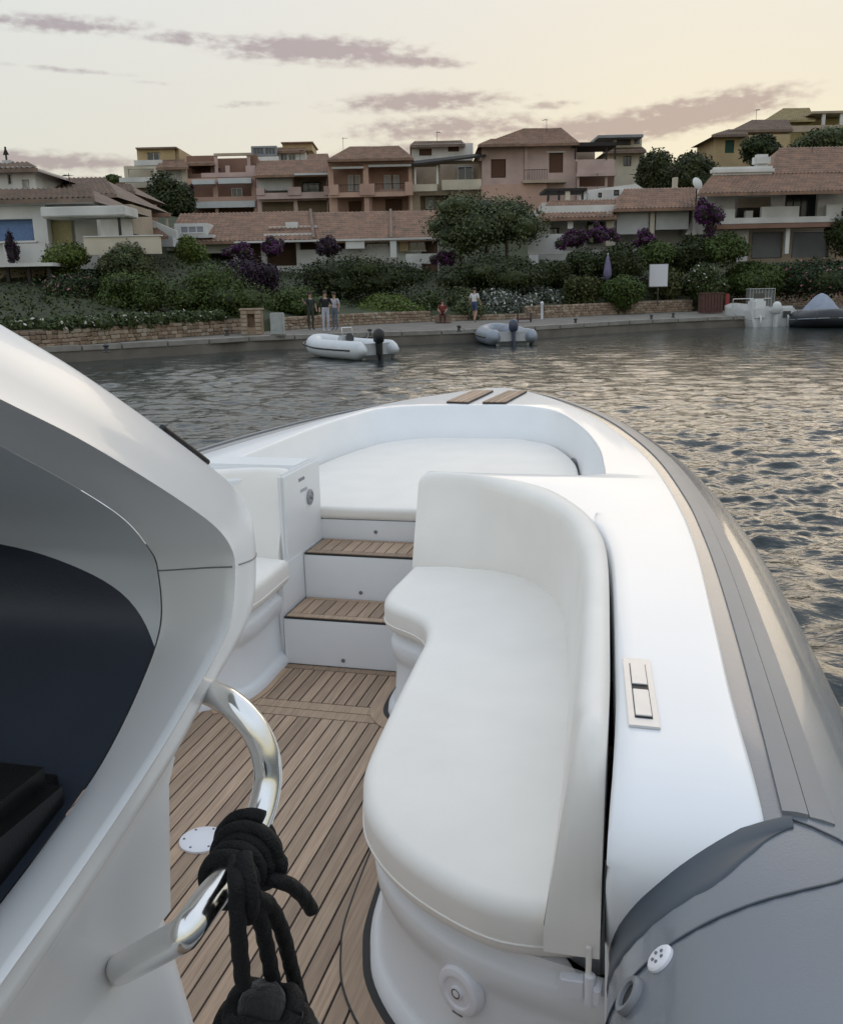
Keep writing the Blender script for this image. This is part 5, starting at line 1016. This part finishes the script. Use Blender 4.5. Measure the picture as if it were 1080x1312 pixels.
# ------------------------------------------------------------------ dinghies and boats
wtube = mat('white_tube', (.56,.58,.60), .4, .05, 4); gtube = mat('grey_tube', (.22,.245,.29), .4, .08, 4); dtube = mat('black_tube', (.018,.02,.024), .42, .1, 4); cover = mat('boat_cover', (.26,.29,.36), .7, .12, 3, bump=.4, bscale=6); engb = mat('engine_black', (.012,.013,.015), .35, .1); wood = mat('seat_wood', (.20,.14,.07), .6, .2, 5); ghull = mat('dinghy_hull', (.45,.46,.47), .45, .05)
def dinghy(label, loc, rz, tm, L=3.5, Wd=.62, r=.23, console=None, engine=engb, cov=False):
    t = empty('dinghy', label, 'boat', loc, rz)               # +Y is the bow
    half = [(Wd, -L*.5, .30), (Wd, -L*.1, .30), (Wd, L*.18, .32), (Wd*.86, L*.34, .36), (Wd*.45, L*.46, .42), (0, L*.50, .45)]
    path = half+[(-x, y, z) for x, y, z in half[::-1][1:]]; pp = resample(catmull(path, 8), 60)
    rr = [r*min(1, .25+min(i, 59-i)*.28) for i in range(60)]
    MB().tube(pp, rr, 16).build('tube', tm, t, smooth=True)
    st_ = resample(catmull([(p_[0]*1.0+math.copysign(r*.98, p_[0]) if abs(p_[0]) > .1 else p_[0], p_[1]+(r*.9 if p_[1] > L*.44 else 0), p_[2]+.02) for p_ in path], 8), 60); MB().tube(st_[3:-3], .03, 6).build('rub_rail', engb if tm is not dtube else gtube, t, smooth=True)
    rows = [[(-w_x, y, .16), (-w_x*.55, y, -.02), (0, y, z_), (w_x*.55, y, -.02), (w_x, y, .16)] for y, w_x, z_ in ((-L*.46, Wd, -.14), (0, Wd, -.16), (L*.25, Wd*.85, -.1), (L*.44, Wd*.3, .1))]
    MB().grid(rows, cap=True).build('hull', ghull, t, smooth=True); MB().box(-Wd,Wd,-L*.42,L*.3,.10,.14).build('floor', ghull, t); MB().box(-Wd*.9,Wd*.9,-L*.43,-L*.40,.0,.52).build('transom', ghull, t, bevel=.01)
    e = MB().lathe([(.10,0),(.17,.06),(.185,.22),(.165,.38),(.10,.46),(.02,.48)], (0,-L*.455,.52), (0,-.12,1), 14).build('outboard', engine, t, smooth=True); MB().box(-.05,.05,-L*.50,-L*.43,-.45,.55).build('engine_leg', engine, e, bevel=.015); MB().box(-.13,.13,-L*.535,-L*.42,-.12,-.09).build('cavitation_plate', engine, e)
    MB().tube([(.0,-L*.42,.78),(.03,-L*.30,.84)], .02, 6).build('tiller', engine, e)
    if cov: MB().lathe([(1.05,.35),(.95,.70),(.62,1.10),(.30,1.45),(.05,1.58)], (0,-L*.02,0), (0,0,1), 16).build('cover', cover, t, smooth=True)
    else:
        s2 = MB().box(-Wd*.85,Wd*.85,-L*.22,-L*.12,.30,.40).build('seat', wood, t, bevel=.03); MB().box(-Wd*.5,Wd*.5,-L*.21,-L*.13,.14,.299).build('seat_base', ghull, t)
        if console: c = MB().box(-.24,.24,0,.35,.14,.72).build('console', console, t, bevel=.05); MB().tube([(-.2,.05,.72),(-.2,.12,.98),(.2,.12,.98),(.2,.05,.72)], .014, 6).build('console_rail', steel, c, smooth=True); MB().lathe([(.15,0),(.15,.02)], (0,-.06,.66), (0,-1,.4), 16).build('wheel', engb, c)
    return t
def on_water(x, y): p = atz(x, y, WL); return (p[0], p[1], WL)
p1 = on_water(448, 458); dinghy('white inflatable dinghy with wooden seat and black outboard', p1, VIEW_YAW+R_(38), wtube, 3.7, .62, .30, console=ghull)
p2_ = on_water(646, 440); dinghy('blue grey inflatable dinghy with a silver outboard, moored below the walking man', p2_, VIEW_YAW+R_(8), gtube, 3.3, .72, .31, engine=mat('engine_blue', (.05,.06,.10), .35, .1), console=None)
p3_ = on_water(1050, 417); dinghy('black inflatable boat with a pale cover, bow to the open water', p3_, VIEW_YAW+R_(180-12), dtube, 5.4, 1.15, .44, cov=True)
# white motorboat, stern to the camera
p4_ = on_water(971, 417); t = empty('motorboat', 'small white motorboat with white outboard moored at the quay', 'boat', p4_, VIEW_YAW+R_(6)); wg = mat('motorboat_white', (.60,.61,.60), .35, .05, 5)
W2 = 1.28; rows = [[(-w_x, y, h_), (-w_x*1.0, y, h_-.12), (-w_x*.86, y, -.02), (-w_x*.4, y, -.22), (w_x*.4, y, -.22), (w_x*.86, y, -.02), (w_x, y, h_-.12), (w_x, y, h_)] for y, w_x, h_ in ((-1.6, W2*.92, .80), (-1.0, W2, .82), (1.0, W2, .9), (2.2, W2*.7, 1.0), (3.1, W2*.12, 1.1))]
MB().grid(rows, cap=True).build('hull', wg, t, auto=40); MB().box(-W2*.9,W2*.9,-1.5,2.0,.35,.40).build('deck', wg, t)
MB().box(-W2*.86,-.36,-1.66,-1.2,.34,1.02).build('stern_seat', wg, t, bevel=.1); MB().box(.36,W2*.86,-1.66,-1.2,.34,1.0).build('stern_seat', wg, t, bevel=.1); c = MB().box(-.42,.30,-.2,.6,.4,1.35).build('console', wg, t, bevel=.12); MB().box(-.34,.22,-.02,.02,1.36,1.62).build('windscreen', glassm, c)
e = MB().lathe([(.12,0),(.22,.08),(.23,.3),(.20,.5),(.10,.6),(.02,.62)], (0,-1.85,.62), (0,-.1,1), 14).build('outboard', wg, t, smooth=True); MB().box(-.08,.08,-2.0,-1.72,-.5,.66).build('engine_leg', wg, e, bevel=.03)
MB().tube([(-W2*.8,.9,.9),(-W2*.8,.9,1.35),(W2*.8,.9,1.35),(W2*.8,.9,.9)], .02, 6).build('rail', steel, t, smooth=True); MB().box(.45,.85,-1.68,-1.661,.45,.75).build('stern_hatch', mat('hatch_dark', (.06,.06,.06), .5), t); MB().box(-.9,.9,-.9,-.5,.4,.78).build('seat', wg, t, bevel=.06)
for sx in (-1, 1): MB().tube([(sx*.7,-1.5,.7),(sx*.72,-1.72,.45),(sx*.72,-1.78,-.1)], .055, 8).build('fender', wg, t, smooth=True)
# ------------------------------------------------------------------ people
skinm = mat('skin', (.36,.22,.16), .6, .05); hairm = mat('hair_brown', (.035,.022,.015), .7, .1)
def cloth(n_, c): return mat('cloth_'+n_, c, .85, .1, 12)
def person(label, loc, rz, h, J, shirt, legs, sleeve=.5, short=True, hair=hairm):
    """one skinned body; J overrides joint positions (metres, facing -Y)"""
    S = h/1.75
    P = dict(pel=(0,0,.95), chest=(0,-.01,1.25), neck=(0,-.01,1.47), head=(0,-.02,1.60), top=(0,-.01,1.72), shL=(.18,0,1.41), elL=(.25,.02,1.14), waL=(.27,-.08,.90), haL=(.275,-.12,.82), shR=(-.18,0,1.41), elR=(-.25,.02,1.14), waR=(-.27,-.08,.90), haR=(-.275,-.12,.82),
             hiL=(.09,0,.90), knL=(.10,-.02,.50), anL=(.10,.02,.09), toL=(.11,-.14,.04), hiR=(-.09,0,.90), knR=(-.10,-.02,.50), anR=(-.10,.02,.09), toR=(-.11,-.14,.04)); P.update(J)
    rad = dict(pel=.135, chest=.15, neck=.055, head=.095, top=.06, shL=.065, elL=.045, waL=.03, haL=.035, hiL=.095, knL=.06, anL=.04, toL=.035); ks = list(P)
    ed = [('pel','chest'),('chest','neck'),('neck','head'),('head','top'),('chest','shL'),('shL','elL'),('elL','waL'),('waL','haL'),('chest','shR'),('shR','elR'),('elR','waR'),('waR','haR'),('pel','hiL'),('hiL','knL'),('knL','anL'),('anL','toL'),('pel','hiR'),('hiR','knR'),('knR','anR'),('anR','toR')]
    me = bpy.data.meshes.new('body'); me.from_pydata([tuple(np.array(P[k])*S) for k in ks], [(ks.index(a), ks.index(b)) for a, b in ed], []); me.update()
    o = bpy.data.objects.new('body', me); COL.objects.link(o); o.modifiers.new('skin', 'SKIN'); o.modifiers.new('sub', 'SUBSURF').levels = 2
    for i, k in enumerate(ks):
        q = rad.get(k, rad.get(k[:-1]+'L', .06))*S; me.skin_vertices[0].data[i].radius = (q, q*.85 if k in ('pel','chest') else q); me.skin_vertices[0].data[i].use_root = (k == 'pel')
    m2 = bpy.data.meshes.new_from_object(o.evaluated_get(bpy.context.evaluated_depsgraph_get())); bpy.data.objects.remove(o)
    m2.materials.clear(); [m2.materials.append(x) for x in (skinm, shirt, legs)]; pts = {k: np.array(P[k])*S for k in ks}
    reg = dict(pel=2, chest=1, neck=0, head=0, top=0, sh=1, el=(1 if sleeve > .6 else 0), wa=0, ha=0, hi=2, kn=(0 if short else 2), an=(0 if short else 2), to=2)
    names = [(k, pts[k]) for k in ks]+[('hi', (pts['hiL']*.45+pts['knL']*.55)), ('hi', (pts['hiR']*.45+pts['knR']*.55)), ('sh', pts['shL']*.5+pts['elL']*.5), ('sh', pts['shR']*.5+pts['elR']*.5), ('chest', pts['pel']*.45+pts['chest']*.55), ('an', pts['knL']*.5+pts['anL']*.5), ('an', pts['knR']*.5+pts['anR']*.5)]
    for f in m2.polygons:
        c = np.array(f.center); k = min(names, key=lambda q: np.linalg.norm(q[1]-c))[0]; f.material_index = reg.get(k, reg.get(k[:2], 0)); f.use_smooth = True
    root = empty('person', label, 'person', loc, rz); b = bpy.data.objects.new('body', m2); COL.objects.link(b); b.parent = root
    hd = pts['head']+np.array([0, .012, .045])*S; MB().lathe([(.02,-.085),(.080,-.06),(.102,.0),(.088,.055),(.05,.085),(.008,.095)], (0,0,0), (0,.25,1), 14).build('hair', hair, root, smooth=True, loc=tuple(hd)).scale = (S, S, S)
    nz_ = MB().box(-.012,.012,-.03,.0,-.02,.02).build('nose', skinm, root, bevel=.006); nz_.location = tuple(pts['head']+np.array([0,-.095,.0])*S)
    return root
WB = VIEW_YAW
person('person in white shirt and blue shorts walking on the quay', tuple(at_quay(608, 413)), WB+R_(150), 1.74, dict(anR=(-.10,.22,.12), knR=(-.10,.02,.50), toR=(-.11,.08,.04), knL=(.10,-.12,.50), anL=(.10,-.16,.09), toL=(.11,-.32,.04), waR=(-.27,-.16,.92)), cloth('white', (.60,.60,.60)), cloth('blue', (.05,.07,.14)))
person('person in dark top and pale trousers standing by the white dinghy', tuple(at_quay(418, 425)), WB+R_(20), 1.72, dict(elL=(.28,-.05,1.15), waL=(.14,-.24,1.08), haL=(.08,-.28,1.08)), cloth('black', (.012,.012,.015)), cloth('pale', (.42,.42,.48)), 1.0, False)
person('person in pale shirt half hidden behind the dark topped person', tuple(at_quay(430, 423)), WB+R_(-30), 1.66, {}, cloth('lilac', (.40,.38,.42)), cloth('greyblue', (.12,.14,.18)), .5, False)
person('person in dark green with one pale arm raised beside the others', tuple(at_quay(399, 423)), WB+R_(30), 1.70, dict(elR=(-.32,-.12,1.18), waR=(-.42,-.2,1.34), haR=(-.45,-.22,1.42)), cloth('green', (.025,.035,.03)), cloth('olive', (.035,.04,.03)), .5, False)
person('person in red sitting on the low wall', tuple(at_quay(567, 414)), WB+R_(0), 1.60, dict(pel=(0,.05,.52), chest=(0,.02,.80), neck=(0,0,1.02), head=(0,-.03,1.15), top=(0,-.02,1.27), shL=(.17,.02,.97), elL=(.24,-.02,.72), waL=(.15,-.22,.62), haL=(.12,-.28,.60), shR=(-.17,.02,.97), elR=(-.24,-.02,.72), waR=(-.15,-.22,.62), haR=(-.12,-.28,.60), hiL=(.09,.02,.50), knL=(.12,-.38,.50), anL=(.12,-.36,.09), toL=(.13,-.52,.04), hiR=(-.09,.02,.50), knR=(-.12,-.38,.50), anR=(-.12,-.36,.09), toR=(-.13,-.52,.04)), cloth('red', (.16,.03,.025)), cloth('maroon', (.07,.02,.02)), .5, False)
p = at_quay(567, 414); tag(MB().box(-.4,.4,-.1,.35,0,.40).build('stone_block', stonem[2], bevel=.04, loc=tuple(p)), 'rough stone block that the person in red sits on', 'stone')

# mooring lines
linem = mat('mooring_line_cord', (.30,.28,.24), .8, .1)
for a_, b_, lb in ((p1, at_quay(474, 430), 'pale mooring line from the white dinghy to its bollard'), (p2_, at_quay(588, 425), 'pale mooring line from the grey dinghy to its bollard'), (p3_, at_quay(1046, 408), 'pale mooring line holding the black covered boat'), (p4_, at_quay(940, 408), 'pale mooring line holding the white motorboat')):
    A_, B_ = np.array(a_)+np.array([0, 1.0, .75]), np.array(b_)+np.array([0, 0, .2]); pts = [A_*(1-q)+B_*q-np.array([0, 0, .35*math.sin(math.pi*q)]) for q in np.linspace(0, 1, 12)]
    tag(MB().tube([q-B_ for q in pts], .014, 5).build('mooring_line', linem, smooth=True, loc=tuple(B_)), lb, 'rope')
